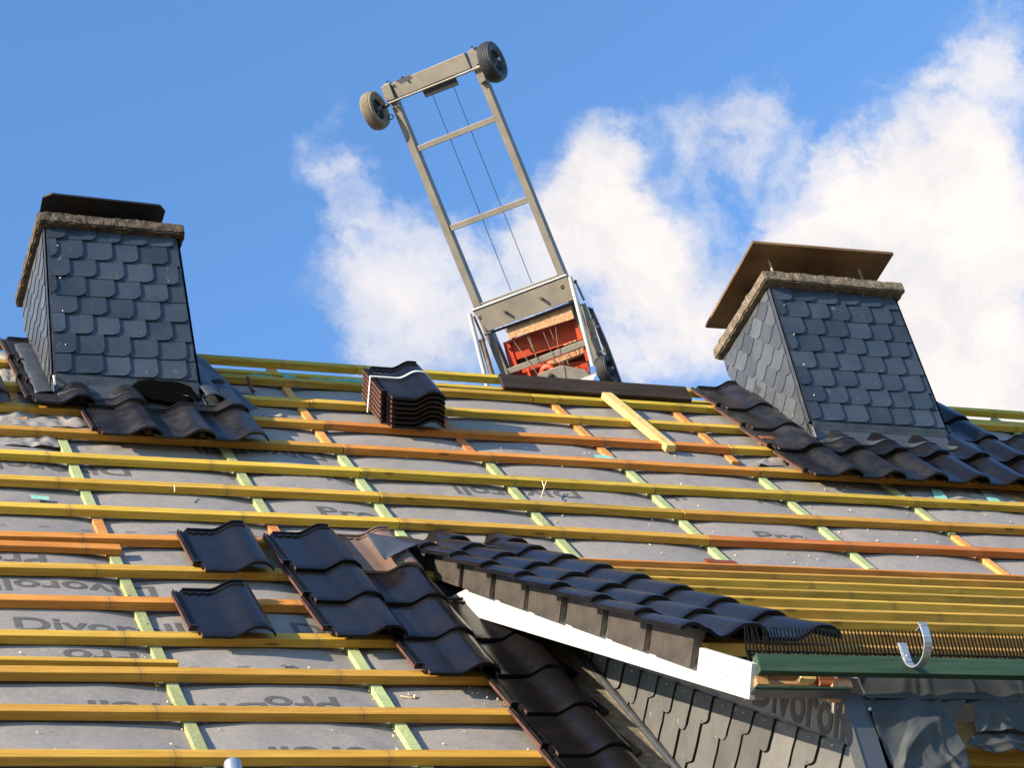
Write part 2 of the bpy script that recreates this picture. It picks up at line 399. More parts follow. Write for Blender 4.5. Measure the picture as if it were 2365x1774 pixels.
BH, BW = .038, .058
def rect_beam(a, b, wdir, hdir, W_, H_, mi=0, mb=None, joint=0.0):
    # a->b along lower outer arris; wdir = up the slope, hdir = down into roof
    m = mb or MB(); a = Vector(a); b = Vector(b); w = wdir*W_; h = hdir*H_
    nseg = max(1, int((b-a).length/.25))
    vs = []
    off = rnd.random()*50
    for i in range(nseg+1):
        p = a.lerp(b, i/nseg)
        jj = E3*.0025*noise.noise(Vector((p.x*1.1+off, off, 0)))+E2*.003*noise.noise(Vector((p.x*.8+off, 3, off)))
        p = p+jj
        vs += [p, p+w, p+w+h, p+h]
    fs = [(3, 2, 1, 0), tuple(nseg*4+k for k in range(4))]
    for i in range(nseg):
        for k in range(4): fs.append((i*4+k, i*4+(k+1) % 4, (i+1)*4+(k+1) % 4, (i+1)*4+k))
    m.add(vs, fs, mi)
    return m
def P(px, py, w=0.0): u, v = on_roof((px, py), w); return u, v
ROWS = {0: [(0, 1747.6), (1264, 1750)], 1: [(0, 1643), (1187, 1652)], 2: [(0, 1552.4), (1026, 1563.8)], 3: [(0, 1467.6), (800, 1478)],
        4: [(0, 1384.8), (722, 1398.4)], 5: [(0, 1310), (650, 1324)], 6: [(0, 1238), (615, 1253)],
        7: [(0, 1171.3), (925, 1206), (1643, 1246), (2365, 1275)], 8: [(0, 1108.6), (880, 1146), (1581, 1185), (2365, 1221.4)],
        9: [(0, 1048.3), (833, 1088), (1516, 1126), (2365, 1168.8)], 10: [(0, 989.3), (795, 1034), (1758, 1087), (2365, 1120.6)],
        11: [(0, 937.4), (751, 979), (1688, 1035), (2365, 1073)], 12: [(200, 907), (718, 928), (1745, 991.6), (2365, 1027)],
        13: [(503.6, 872.3), (1234, 916), (1640, 942), (2365, 983)]}
COLR = {0: 'y', 1: 'y', 2: 'y', 3: 'y', 4: 'o', 5: 'y', 6: 'o', 7: 'yyo', 8: 'yyy', 9: 'ygg', 10: 'yoy', 11: 'yoy', 12: 'yyy', 13: 'ggy'}
for r, nodes in ROWS.items():
    pts = [P(*n) for n in nodes]
    # extend to both ends
    def ext(a, b, u): return (u, a[1]+(b[1]-a[1])*(u-a[0])/(b[0]-a[0]))
    slope = (pts[-1][1]-pts[0][1])/(pts[-1][0]-pts[0][0])
    if r < 7:
        pts = [ext(pts[0], pts[-1], UL), ext(pts[0], pts[-1], 1.59)]
    else:
        pts = [(UL, pts[0][1])]+pts[1:-1]+[(UR, pts[-1][1])]
    for i in range(len(pts)-1):
        a, b = pts[i], pts[i+1]; gap = .002
        c = COLR[r][min(i, len(COLR[r])-1)]
        if r in (8, 9) and i == 1: c = 'g'
        rect_beam(R3(a[0]+gap, a[1]), R3(b[0]-gap, b[1]+(rnd.random()-.5)*.004), E2, -E3, BW, BH).build('batten', M['batten_'+c], roof, R3((a[0]+b[0])/2, a[1]), .0025)
# ridge lath, hidden ridge timber
for (a, b) in ((UL, 1.9), (1.904, 6.4), (6.404, UR)):
    rect_beam(R3(a, 4.785, .002), R3(b, 4.785, .002), E2, -E3, BW, BH+.004).build('ridge_batten', M['batten_g'], roof, R3(a, 4.785), .0025)
rect_beam(R3(UL, 4.625, -.02), R3(UR, 4.625, -.02), E2, -E3, .05, .03).build('ridge_timber', M['batten_g'], roof, R3(0, 4.62), .002)
# counter battens
def counter(u, v0, v1, kind, wid=.046):
    m = MB(); m.box(0, wid, 0, v1-v0, -.026, 0, 0, frame(R3(u, v0, -BH-.001), E1, E2, E3))
    # bring along-slope axis to Y for grain: object coordinates already world aligned
    m.build('counter_batten', M['counter_'+kind], roof, R3(u, v0, -BH), .002)
TOPS = {0: 2.23, 1: 2.19, 2: 2.0}
for i, u in enumerate(CU):
    if abs(u-0.0) < .01: counter(u, -1.5, 1.93, 'g'); counter(u-.004, 1.935, 2.36, 'o'); counter(u+.0, 2.365, 3.56, 'g')
    elif abs(u-.808) < .01: counter(u, -1.5, 2.28, 'g'); counter(u-.01, 2.285, 2.42, 'o'); counter(u, 2.425, 3.45, 'g')
    elif u < 1.42: counter(u, 2.30 if u > 1.3 else -1.5, 3.45, 'g')
    elif u < 4.6: counter(u, 2.66 if u > 4 else 2.12, 3.52, 'g')
    elif u < 5.4: counter(u, 2.12, 4.75, 'o')
    else: counter(u, 2.12, 4.80, 'g')
counter(1.408, -1.5, 2.29, 'o')
counter(4.584, 2.10, 2.64, 'o', .044)
for u, v0 in ((1.385, 3.555), (2.17, 3.545), (2.985, 3.60), (3.76, 3.64), (-.15, 3.67), (4.56, 3.9)): counter(u, v0, 4.83, 'o')
# second, nearer loose offcuts lying on the battens
def loose(name, a, b, W_, H_, mat, label, cat, wd=None, hd=None, group=None):
    wd = wd or E2; hd = hd or E3
    o = rect_beam(a, b, wd, hd, W_, H_).build(name, mat, None, (Vector(a)+Vector(b))/2, .003)
    return tag(o, label, cat, group)
u1, v1 = on_roof((285, 1250), .03)
loose('loose_batten', R3(UL, v1-.03, -BH+.0), R3(u1, v1+.0, -BH+.0), .058, .030, M['batten_o'], 'loose orange brown lath lying above a batten at the left, with a dark red end', 'timber lath', group=None)
u1, v1 = on_roof((423, 1552), 0)
loose('loose_batten', R3(UL, .785, -BH), R3(u1, .785, -BH), .034, .037, M['batten_y'], 'short yellow lath end lying close above a lower batten at the left', 'timber lath')
a = R3(*on_roof((1633, 1297), -.03), -.056+.003); b = R3(*on_roof((1706, 1303), -.03), -.052)
loose('timber_offcut', Vector(a), Vector(b), .04, .022, M['red_wood'], 'short reddish brown timber offcut tucked under a batten joint above the dormer', 'offcut')
# red block by the right chimney tiles
a = R3(*on_roof((1757, 1030), 0), 0)
loose('timber_block', a, a+E1*.085, .05, .045, M['red_wood'], 'small red brown wooden block wedged beside the tiles left of the right chimney', 'wooden block')
# dark plank standing on the ridge
pl = MB(); a = R3(2.705, 4.537, .004); b = R3(3.90, 4.541, .004)
dirn = (b-a).normalized(); updir = (E2*.45+Vector((0, 0, 1))*.55); updir = (updir-dirn*updir.dot(dirn)).normalized(); th = dirn.cross(updir)
pl.hexa([a, b, b+updir*.128, a+updir*.128], [p+th*.024 for p in (a, b, b+updir*.128, a+updir*.128)])
tag(pl.build('plank', M['darkwood'], None, a, .002), 'dark brown plank set on edge along the ridge in front of the hoist', 'plank')
# fresh stick
a = R3(3.30, 4.50, .045); b = R3(3.375, 3.70, .012)
d = (b-a).normalized(); sx = d.cross(E3).normalized(); hz = sx.cross(d)
m = MB(); m.hexa([a, a+sx*-.062, a+sx*-.062+hz*-.04, a+hz*-.04], [b, b+sx*-.062, b+sx*-.062+hz*-.04, b+hz*-.04])
tag(m.build('stick', M['fresh'], None, a, .002), 'pale yellow square timber leaning from the dark plank down across the battens', 'timber')
# ridge bracket
for p in ((585, 905),):
    a = R3(*on_roof(p, 0), .0); m = MB(); m.tube([a, a+E2*.05+E3*.0, a+E2*.15+E3*.03], .010, 8); m.build('ridge_bracket', M['red_wood'], roof)
# crumpled underlay folds by the left chimney
def crumple(name, tl, tr, br, bl, w, amp, seed, n=(40, 14)):
    mb = MB(); a, b, c, d = [on_roof(p, w) for p in (tl, tr, br, bl)]
    def fn(s, t):
        u = (a[0]*(1-s)+b[0]*s)*(1-t)+(d[0]*(1-s)+c[0]*s)*t; v = (a[1]*(1-s)+b[1]*s)*(1-t)+(d[1]*(1-s)+c[1]*s)*t
        e = min(1, 5*min(s, 1-s, t+.1, 1-t+.1))
        h = abs(noise.noise(Vector((u*6+v*4+seed, v*7-u*3, seed))))*amp*1.6+noise.noise(Vector((u*22, v*30, seed)))*amp*.35
        return R3(u, v, w+h*e)
    mb.grid(fn, n[0], n[1]); return mb.build(name, M['membrane'], roof, solid=.0015)
crumple('crumpled_underlay', (0, 945), (212, 948), (232, 990), (0, 985), -.045, .035, 2)
crumple('crumpled_underlay', (0, 1008), (130, 1010), (140, 1034), (0, 1030), -.043, .03, 5)
crumple('crumpled_underlay', (0, 815), (60, 820), (65, 840), (0, 838), -.02, .03, 8, (16, 8))
crumple('crumpled_underlay', (0, 825), (75, 868), (60, 905), (0, 880), -.035, .03, 12, (20, 10))
crumple('crumpled_underlay', (2085, 1125), (2365, 1135), (2365, 1165), (2110, 1150), -.045, .022, 21, (50, 12))
crumple('crumpled_underlay', (1770, 1055), (1815, 1060), (1822, 1080), (1740, 1075), -.045, .03, 31, (14, 8))
crumple('crumpled_underlay', (605, 960), (665, 962), (660, 968), (610, 968), -.03, .05, 41, (16, 6))

# far slope of the roof
m = MB(); ap = R3(0, 4.66, -.10)
for (y0, z0, y1, z1) in ((ap.y, ap.z, ap.y+2.9, ap.z-4.4),):
    m.add([(UL, y0, z0), (UR, y0, z0), (UR, y1, z1), (UL, y1, z1)], [(0, 1, 2, 3)])
m.build('rear_slope', M['membrane'], roof, solid=.01)
# house body under the roof
h = MB(); eave = R3(0, -1.6, -.2)
h.box(UL+.2, UR-.2, eave.y+.35, ap.y*2-eave.y-.35, GROUND, eave.z+.45); 
hb = tag(h.build('house', M['plaster'], None), 'pale plastered house walls below the roof being retiled', 'house')

# ------------------------------------------------------------------ TILES
TL_, TW_ = .45, .33
def prof(x):
    if x < .15: return .012
    if x < .25: t = (x-.15)/.10; return .012+.046*(t*t*(3-2*t))
    if x < .275: return .058
    t = (x-.275)/.055; return .058-.030*t*t
def tile_body():
    m = MB(); xs = [.036+i*(TW_-.036)/34 for i in range(35)]; ys = [0, .012, .05]+[.05+.37*k/5 for k in range(1, 6)]+[TL_]
    def z(x, y): 
        e = -.003 if y < .001 else 0
        return prof(x)+e+(-.005 if x > TW_-.004 else 0)
    n = len(xs)
    m.add([(x, y, z(x, y)) for y in ys for x in xs], [(j*n+i, j*n+i+1, (j+1)*n+i+1, (j+1)*n+i) for j in range(len(ys)-1) for i in range(n-1)], 0, True)
    m.add([(x, y, z(x, y)-.013) for y in (0, TL_) for x in xs], [(i, n+i, n+i+1, i+1) for i in range(n-1)], 0, True)
    m.add([(x, 0, z(x, 0)-k) for k in (0, .013) for x in xs], [(i, i+1, n+i+1, n+i) for i in range(n-1)])
    m.add([(x, TL_, z(x, TL_)-k) for k in (0, .013) for x in xs], [(i, n+i, n+i+1, i+1) for i in range(n-1)])
    m.box(TW_-.003, TW_, .004, TL_, z(TW_, 1)-.014, z(TW_, 1)-.004, 1)
    m.box(.034, .037, 0.0, .09, -.001, .010, 1)
    # head lock ribs
    for y0, hh in ((.405, .007), (.432, .012)):
        xs2 = [.04+i*(.25)/24 for i in range(25)]; k = len(xs2)
        vs = []
        for yy, zz in ((y0, 0), (y0+.002, hh), (y0+.010, hh), (y0+.012, 0)): vs += [(x, yy, prof(x)+zz-.0005) for x in xs2]
        m.add(vs, [(a*k+i, a*k+i+1, (a+1)*k+i+1, (a+1)*k+i) for a in range(3) for i in range(k-1)])
        m.add([vs[0], vs[k], vs[2*k], vs[3*k]], [(0, 1, 2, 3)]); m.add([vs[k-1], vs[2*k-1], vs[3*k-1], vs[4*k-1]], [(3, 2, 1, 0)])
    for xx in (.06, .095, .13): m.box(xx, xx+.012, .396, .406, .0118, .019)
    # two nibs below the head
    for xx in (.08, .20): m.box(xx, xx+.03, .405, .42, -.02+prof(xx)-.012, prof(xx)-.012)
    return m
def tile_lock():
    m = MB()
    m.box(0.0, .036, .085, TL_, -.012, .002, 0)
    m.box(-.0012, .0, .087, TL_-.002, -.0118, .0015, 1)
    m.box(.003, .009, .10, TL_, .0018, .012); m.box(.017, .021, .10, TL_, .0018, .0085); m.box(.028, .034, .075, TL_-.02, .0018, .0145)
    m.box(.0015, .034, .084, .10, -.011, .0135)
    m.box(.026, .036, .03, .075, -.004, .010)
    return m
def make_tile(mat, name='roof_tile'):
    root = bpy.data.objects.new(name, None); COL.objects.link(root); root.empty_display_size = .1
    b = tile_body().build('tile_body', [M[mat], M['terracotta']], None); b.parent = root
    l = tile_lock().build('side_lock', [M[mat], M['terracotta']], None); l.parent = root
    return root
PROTO = {}
def place_tile(mat, M4, label, group, cat='roof tile', name='roof_tile'):
    if mat not in PROTO: PROTO[mat] = make_tile(mat); root = PROTO[mat]; first = True
    else:
        src = PROTO[mat]; root = src.copy(); COL.objects.link(root)
        for ch in src.children: c = ch.copy(); COL.objects.link(c); c.parent = root
    root.matrix_world = M4; tag(root, label, cat, group); return root
def roof_tile_at(u, v, mat, label, group, wf=.035, wh=.010, tilt=0.0, sx=1.0):
    a = R3(u, v, wf); ey = (E2*math.sqrt(TL_**2-(wf-wh)**2)+E3*(wh-wf)).normalized()
    ex = (E1*math.cos(tilt)+ey*math.sin(tilt)).normalized(); ey = (ey-ex*ey.dot(ex)).normalized(); ez = ex.cross(ey)
    return place_tile(mat, frame(a, ex*sx, ey, ez), label, group)
G1 = 'loose tiles hung on the battens'
roof_tile_at(.316, 1.655, 'tile', 'higher of the two glossy black tiles lying alone left of the tile field', G1, .016, .014)
roof_tile_at(.160, .985, 'tile', 'lower of the two glossy black tiles lying alone left of the tile field', G1, .016, .014)
FIELD = [(.705, (1.66, 1.32, .98)), (.99, (1.66, 1.32, .98, .64)), (1.275, (.98, .64, .30, -.04, -.38)), (.705+.285*3.0, ())]
RN = {1.66: 'top', 1.32: 'second', .98: 'third', .64: 'fourth', .30: 'fifth', -.04: 'sixth', -.38: 'seventh'}
CN = {.705: 'leftmost column', .99: 'middle column', 1.275: 'rightmost column'}
for u, vs_ in FIELD:
    for v in vs_:
        brown = (u == .99 and v == 1.66)
        lb = 'brown dusty tile partly under the lead sheet, top row of the stepped tile field' if brown else f'glossy black tile, {CN[u]}, {RN[v]} row of the stepped tile field'
        roof_tile_at(u+rnd.uniform(-.003, .003), v+rnd.uniform(-.003, .003), 'tile_brown' if brown else 'tile', lb, 'stepped field of black tiles beside the dormer', .036, .012)
for k, v in enumerate((.98, .64, .30, -.04, -.38)):
    m = MB(); pts = [(1.592, v+.005), (1.682, v+.070), (1.645, v+.24), (1.602, v+.42), (1.592, v+.42)]
    m.prism([R3(a, b, .022-.02*(b-v)) for a, b in pts], E3*-.014)
    tag(m.build('cut_tile', M['tile'], None, R3(1.62, v, .02)), f'narrow black cut tile strip filling the valley, {["topmost", "second from top", "third from top", "fourth from top", "lowest"][k]}', 'cut tile', 'cut tile strips along the dormer valley')
GR = 'weathered tiles around the right chimney'
for k in range(9):
    roof_tile_at(4.04+.272*k, 3.262, 'tile_dusty' if k < 3 else 'tile', f'dark tile {["at the left end", "second from the left", "third from the left", "fourth from the left", "fifth from the left", "sixth from the left", "seventh from the left", "eighth from the left", "ninth from the left"][k]} in the lowest row under the right chimney', GR, .036, .012)
for k in range(7):
    roof_tile_at(4.01+.272*k, 3.655, 'tile_dusty' if k < 2 else 'tile', f'dark tile {["at the left end", "second from the left", "third from the left", "fourth from the left", "fifth from the left", "sixth from the left", "seventh from the left", "eighth from the left", "ninth from the left"][k]} in the row touching the right chimney', GR, .040, .012)
for k, v in enumerate((4.005, 4.352)):
    roof_tile_at(4.01, v, 'tile_dusty', f'dusty grey tile with red broken edge left of the right chimney, {["lower", "upper"][k]} of the two', GR, .038, .012)
    for j in range(1):
        roof_tile_at(5.37+.272*j, v, 'tile', f'{["lower", "upper"][k]} of the two blue black tiles at the right side of the right chimney', GR, .038, .012)
GL = 'weathered tiles around the left chimney'
for k in range(3):
    roof_tile_at(.155+.265*k, 3.285, 'tile_dusty', f'dusty dark tile {["left", "middle", "right"][k]} of the three in the lowest row under the left chimney', GL, .036, .012)
for k, u in enumerate((-.105, .16, .68)):
    roof_tile_at(u, 3.70, 'tile_dusty', ['dusty dark tile at the left front corner of the left chimney', 'dusty dark tile just left of the black gap under the left chimney', 'dusty dark tile just right of the black gap under the left chimney'][k], GL, .040, .012)
for k, v in enumerate((4.04, 4.36, 4.62)):
    if k < 2: roof_tile_at(-.105, v, 'tile_dusty', f'grey tile with side lock climbing beside the left chimney, {["lower", "upper"][k]} one', GL, .038, .012)
roof_tile_at(-.52, 3.74, 'tile', 'dark tile cut by the left picture edge beside the left chimney', GL, .03, .012)

# strapped stack of tiles on the ridge battens
stk = empty('tile_stack', R3(1.75, 3.66, .02), 'strapped stack of black roof tiles standing on the upper battens', 'stack of tiles')
bm_ = None
proto_b = None
for k in range(7):
    a = R3(1.752-.004*k, 3.715+.004*(k % 2), .014+.0262*k)
    ey = (E2+E3*.03).normalized(); ex = E1; ez = ex.cross(ey); M4 = frame(a, ex, ey, ez)
    if proto_b is None:
        m = tile_body(); m2 = tile_lock()
        o = len(m.v); m.v += m2.v; m.f += [[i+o for i in f] for f in m2.f]; m.mi += m2.mi; m.sm += m2.sm
        t = m.build('roof_tile', [M['tile'], M['terracotta']], None); proto_b = t
    else:
        t = proto_b.copy(); COL.objects.link(t)
    t.parent = stk; t.matrix_parent_inverse = Matrix.Identity(4)
    t.matrix_basis = Matrix.Translation(-Vector(stk.location)) @ M4
sm = MB(); vv = 3.715+.27
def sp(u, w): return R3(u, vv, w)
topw = .014+.0262*6
path = [sp(1.735, .0), sp(1.718, topw+.03)]+[sp(1.722+x, topw+prof(x)+.018) for x in [.04+i*.29/14 for i in range(15)]]+[sp(2.055, topw-.02), sp(2.075, .02)]
for i in range(len(path)-1):
    a, b = path[i], path[i+1]; n_ = (b-a).cross(E2).normalized()*.0018; y_ = E2*.014
    sm.hexa([a-n_, b-n_, b-n_+y_, a-n_+y_], [a+n_, b+n_, b+n_+y_, a+n_+y_])
sm.build('strap', M['strap'], stk)

# ------------------------------------------------------------------ SLATE CLADDING
def slate_face(o, ex, ey, poly, w, rh, ang, name, mat, parent, jit=.006, lift=.012, shape='round'):
    """plates on a plane: o origin, ex/ey axes, poly convex clip polygon in plane coords"""
    n = ex.cross(ey).normalized(); bm = bmesh.new()
    xs = [p[0] for p in poly]; ys = [p[1] for p in poly]; cx, cy = (min(xs)+max(xs))/2, (min(ys)+max(ys))/2
    rad = math.hypot(max(xs)-min(xs), max(ys)-min(ys))/2+w*2 if ang else None
    ca, sa = math.cos(ang), math.sin(ang)
    if ang: X0, X1, Y0, Y1 = -rad, rad, -rad, rad
    else: X0, X1, Y0, Y1 = min(xs)-cx-w, max(xs)-cx+w, min(ys)-cy-rh, max(ys)-cy+rh*.2
    y = Y0; row = 0
    while y < Y1:
        x = X0-(row % 2)*w*.45-rnd.random()*w*.15
        while x < X1:
            ww = w*rnd.uniform(.9, 1.08); L_ = rh*1.75; r_ = min(ww, rh)*.36; c_ = ww*.13
            jb = rnd.uniform(-jit, jit)
            pts = [(-ww*.12, L_), (-ww*.12, jb+c_), (-ww*.12+c_*.9, jb)]
            pts += [(ww-r_, jb+rnd.uniform(-.002, .001))]
            for k in range(1, 5):
                t = k/5*math.pi/2; pts.append((ww-r_+math.sin(t)*r_, jb+r_-math.cos(t)*r_+rnd.uniform(-.0012, .0012)))
            pts += [(ww+rnd.uniform(-.002, .002), jb+r_), (ww+rnd.uniform(-.002, .002), L_*.7), (ww, L_)]
            ok = False
            wp = []
            for (a, b) in pts:
                X_ = x+a; Y_ = y+b; gx = cx+X_*ca-Y_*sa; gy = cy+X_*sa+Y_*ca
                z_ = .003+lift*.75*(a/ww)+lift*(1-b/L_); wp.append((gx, gy, z_))
            if max(p[0] for p in wp) > min(xs) and min(p[0] for p in wp) < max(xs) and max(p[1] for p in wp) > min(ys) and min(p[1] for p in wp) < max(ys):
                top = [bm.verts.new(o+ex*p[0]+ey*p[1]+n*(p[2]+.0045)) for p in wp]; bot = [bm.verts.new(o+ex*p[0]+ey*p[1]+n*p[2]) for p in wp]
                k = len(wp); bm.faces.new(top); bm.faces.new(bot[::-1])
                for i in range(k): bm.faces.new((top[i], bot[i], bot[(i+1) % k], top[(i+1) % k]))
            x += ww
        y += rh; row += 1
    k = len(poly); area = sum(poly[i][0]*poly[(i+1) % k][1]-poly[(i+1) % k][0]*poly[i][1] for i in range(k))
    for i in range(k):
        a, b = poly[i], poly[(i+1) % k]; d = (b[0]-a[0], b[1]-a[1]); nn = (d[1], -d[0]) if area > 0 else (-d[1], d[0])
        bmesh.ops.bisect_plane(bm, geom=bm.verts[:]+bm.edges[:]+bm.faces[:], plane_co=o+ex*a[0]+ey*a[1], plane_no=ex*nn[0]+ey*nn[1], clear_outer=True)
    bmesh.ops.recalc_face_normals(bm, faces=bm.faces)
    me = bpy.data.meshes.new(name); bm.to_mesh(me); bm.free(); me.materials.append(M[mat])
    ob = bpy.data.objects.new(name, me); COL.objects.link(ob); ob.parent = parent; ob.location = -parent_loc(parent)
    return ob

def chimney(xb0, xb1, xt0, xt1, zb, zt, yf, yb, label, sw, rh, capmat):
    root = empty('chimney', ((xb0+xb1)/2, (yf+yb)/2, zb), label, 'chimney', None)
    m = MB(); tp = .02
    q = lambda z, e=0: [(xb0+(xt0-xb0)*(z-zb)/(zt-zb)+e, yf+e, z), (xb1+(xt1-xb1)*(z-zb)/(zt-zb)-e, yf+e, z), (xb1+(xt1-xb1)*(z-zb)/(zt-zb)-e, yb-e, z), (xb0+(xt0-xb0)*(z-zb)/(zt-zb)+e, yb-e, z)]
    m.hexa(q(zb-.9, .004), q(zt+.02, .004)); m.build('chimney_body', M['trim'], root)
    slate_face(Vector((0, yf, 0)), Vector((1, 0, 0)), Vector((0, 0, 1)), [(xb0+.012, zb+.0), (xb1-.012, zb), (xt1-.012, zt), (xt0+.012, zt)], sw, rh, 0, 'front_slates', 'slate', root)
    ex = Vector((0, -1, 0)); dx = (xt0-xb0)/(zt-zb); ey = Vector((dx, 0, 1)).normalized()
    zlow = zb-.1
    roofz = lambda y: y*math.tan(PITCH)+.05
    slate_face(Vector((xb0-dx*zb, 0, 0)), ex, Vector((dx, 0, 1)), [(-yb+.008, max(zb, roofz(yb)-.05) if False else roofz(yb)-.02), (-yf-.012, roofz(yf)-.02), (-yf-.012, zt), (-yb+.008, zt)], .135, .115, math.radians(-52), 'side_slates', 'slate_side', root, .004, .006)
    # corner trims
    for (b0, t0) in ((xb0, xt0), (xb1, xt1)):
        t = MB()
        sgn = -1 if b0 == xb0 else 1
        a0 = Vector((b0-.012 if sgn > 0 else b0-.006, yf-.016, zb-.012)); a1 = Vector((t0-.012 if sgn > 0 else t0-.006, yf-.016, zt))
        w_ = Vector((.018, 0, 0)); d_ = Vector((0, .016, 0))
        t.hexa([a0, a0+w_, a0+w_+d_, a0+d_], [a1, a1+w_, a1+w_+d_, a1+d_])
        a0 = Vector((b0-.006 if sgn < 0 else b0-.002, yf-.016, zb-.012)); a1 = Vector((t0-.006 if sgn < 0 else t0-.002, yf-.016, zt))
        w_ = Vector((.008, 0, 0)); d_ = Vector((0, .05, 0))
        t.hexa([a0-w_*.4, a0+w_, a0+w_+d_, a0-w_*.4+d_], [a1-w_*.4, a1+w_, a1+w_+d_, a1-w_*.4+d_])
        t.build('corner_trim', M['lead'], root)
    # nails
    for k in range(5):
        nl = MB(); x = xt0+.08+(xt1-xt0-.12)*k/4; nl.lathe([(0, -.024), (.004, -.024), (.004, -.01)], (x, yf, zt-.03-.004*rnd.random()), (0, 1, 0), 6); nl.build('nail', M['galv'], root)
    for k in range(4):
        nl = MB(); nl.lathe([(0, -.026), (.004, -.026), (.004, -.01)], (xb0+.065+(xt0-xb0)*.5, yf, zb+.18+(zt-zb)*.22*k), (0, 1, 0), 6); nl.build('nail', M['galv'], root)
    return root
# rough slab
def slab(x0, x1, y0, y1, z0, z1, name, mat, parent, rough=.006, cham=0.0):
    bm = bmesh.new(); bmesh.ops.create_cube(bm, size=1)
    bmesh.ops.transform(bm, matrix=Matrix.Translation(((x0+x1)/2, (y0+y1)/2, (z0+z1)/2)) @ Matrix.Diagonal((x1-x0, y1-y0, z1-z0, 1)), verts=bm.verts)
    bmesh.ops.bevel(bm, geom=bm.edges[:], offset=.008, segments=2, affect='EDGES')
    for ax, lo, hi in ((0, x0, x1), (1, y0, y1), (2, z0, z1)):
        k = lo+.018
        while k < hi-.009:
            co = [0, 0, 0]; no = [0, 0, 0]; co[ax] = k; no[ax] = 1
            bmesh.ops.bisect_plane(bm, geom=bm.verts[:]+bm.edges[:]+bm.faces[:], plane_co=co, plane_no=no); k += .018
    for v in bm.verts: v.co += Vector([noise.noise(v.co*28+Vector((k*7, 0, 0)))*rough+noise.noise(v.co*75+Vector((k*9, 3, 0)))*rough*.6 for k in range(3)])
    me = bpy.data.meshes.new(name); bm.to_mesh(me); bm.free(); me.materials.append(M[mat])
    ob = bpy.data.objects.new(name, me); COL.objects.link(ob); ob.parent = parent; ob.location = -parent_loc(parent); return ob

c1 = chimney(.047, .800, .066, .778, 3.385, 4.41, 2.10, 2.72, 'slate clad chimney at the left with sooty rough cap and black cover plate', .150, .130, 'concrete_dark')
slab(.018, .812, 2.035, 2.76, 4.372, 4.442, 'chimney_cap', 'concrete_dark', c1, .007)
def Lp(x, y): return (x/2.592, 400+y/2.592)
zc = 4.60; A_ = [on_z(Lp(*q), zc) for q in ((240, 222), (255, 145), (310, 125), (960, 195), (990, 230), (968, 300))]
back = [A_[-1]+Vector((.0, .3, 0)), A_[0]+Vector((0, .35, 0))]
m = MB(); m.prism(A_+back, (0, 0, .012)); m.build('cover_plate', M['cover_metal'], c1)
m = MB(); m.box(.12, .74, 2.30, 2.62, 4.43, 4.575); m.build('flue_block', M['flat_black'], c1)
c2 = chimney(4.388, 5.302, 4.412, 5.280, 3.40, 4.44, 2.10, 2.78, 'slate clad chimney at the right with concrete cap and wide brown cover board', .152, .130, 'concrete')
slab(4.352, 5.325, 2.02, 2.80, 4.412, 4.488, 'chimney_cap', 'concrete', c2, .006)
def Rp(x, y): return (1600+x*.3737, 520+y*.3737)
zc = 4.70; a, b, c_, = [on_z(Rp(*q), zc) for q in ((372, 110), (1243, 180), (78, 635))]
d_ = b+(c_-a)
m = MB(); m.prism([a, b, d_, c_], (0, 0, .02)); m.build('cover_board', M['cover_board'], c2, bevel=.002)
for x, y in ((4.52, 2.16), (5.15, 2.16), (4.52, 2.62), (5.15, 2.62)): m = MB(); m.tube([(x, y, 4.47), (x, y, 4.705)], .008, 8); m.build('cover_stud', M['rusty'], c2)
m = MB(); m.box(4.6, 5.1, 2.25, 2.6, 4.47, 4.56); m.build('flue_block', M['flat_black'], c2)

# lead aprons: follow the tile waves below each chimney
def apron(root, u0, u1, tu0, pitch, vlow, vf, yf, zb, hole=None):
    m = MB(); n = 120
    def tw(u):
        x = (u-tu0) % pitch
        return max(prof(min(x+.036*0, TW_)), prof(x+pitch) if x+pitch <= TW_ else 0)
    rows = []
    wob = lambda u: .010*math.sin(u*23)+.006*noise.noise(Vector((u*9, 0, 0)))
    for j, (t) in enumerate((0, .33, .66, 1.0)):
        v = vlow+(vf-vlow)*t
        rows.append([R3(u0+(u1-u0)*i/n, v+(wob(u0+(u1-u0)*i/n) if j == 0 else 0), .036*(1-(vlow-3.70+(vf-vlow)*t)/.45)+.006+tw(u0+(u1-u0)*i/n)*(1-t*.75)+t*.012) for i in range(n+1)])
    rows.append([Vector((u0+(u1-u0)*i/n, yf-.012, zb-.03)) for i in range(n+1)])
    rows.append([Vector((u0+(u1-u0)*i/n, yf-.008, zb+.08)) for i in range(n+1)])
    vs = [p for r in rows for p in r]; k = n+1
    fs = [(j*k+i, j*k+i+1, (j+1)*k+i+1, (j+1)*k+i) for j in range(len(rows)-1) for i in range(n)]
    if hole: fs = [f for f in fs if not (hole[0] < vs[f[0]].x < hole[1] and f[0]//k < 4)]
    m.add(vs, fs, 0, True); return m.build('lead_apron', M['lead'], root, solid=.0025)
apron(c1, .056, .80, -.105, .265, 3.79, 3.93, 2.10, 3.385, (.47, .70))
apron(c2, 4.40, 5.30, 4.01, .272, 3.80, 3.95, 2.10, 3.40)
m = MB(); pa = [on_y(q, 2.068) for q in ((303, 893), (312, 885), (330, 878), (350, 876), (372, 881), (395, 880), (420, 885), (440, 893), (462, 922), (400, 930), (310, 915))]; m.prism(pa, (0, .02, 0)); m.build('gap', M['flat_black'], c1)  # black plate painted as the shaded opening under the slates
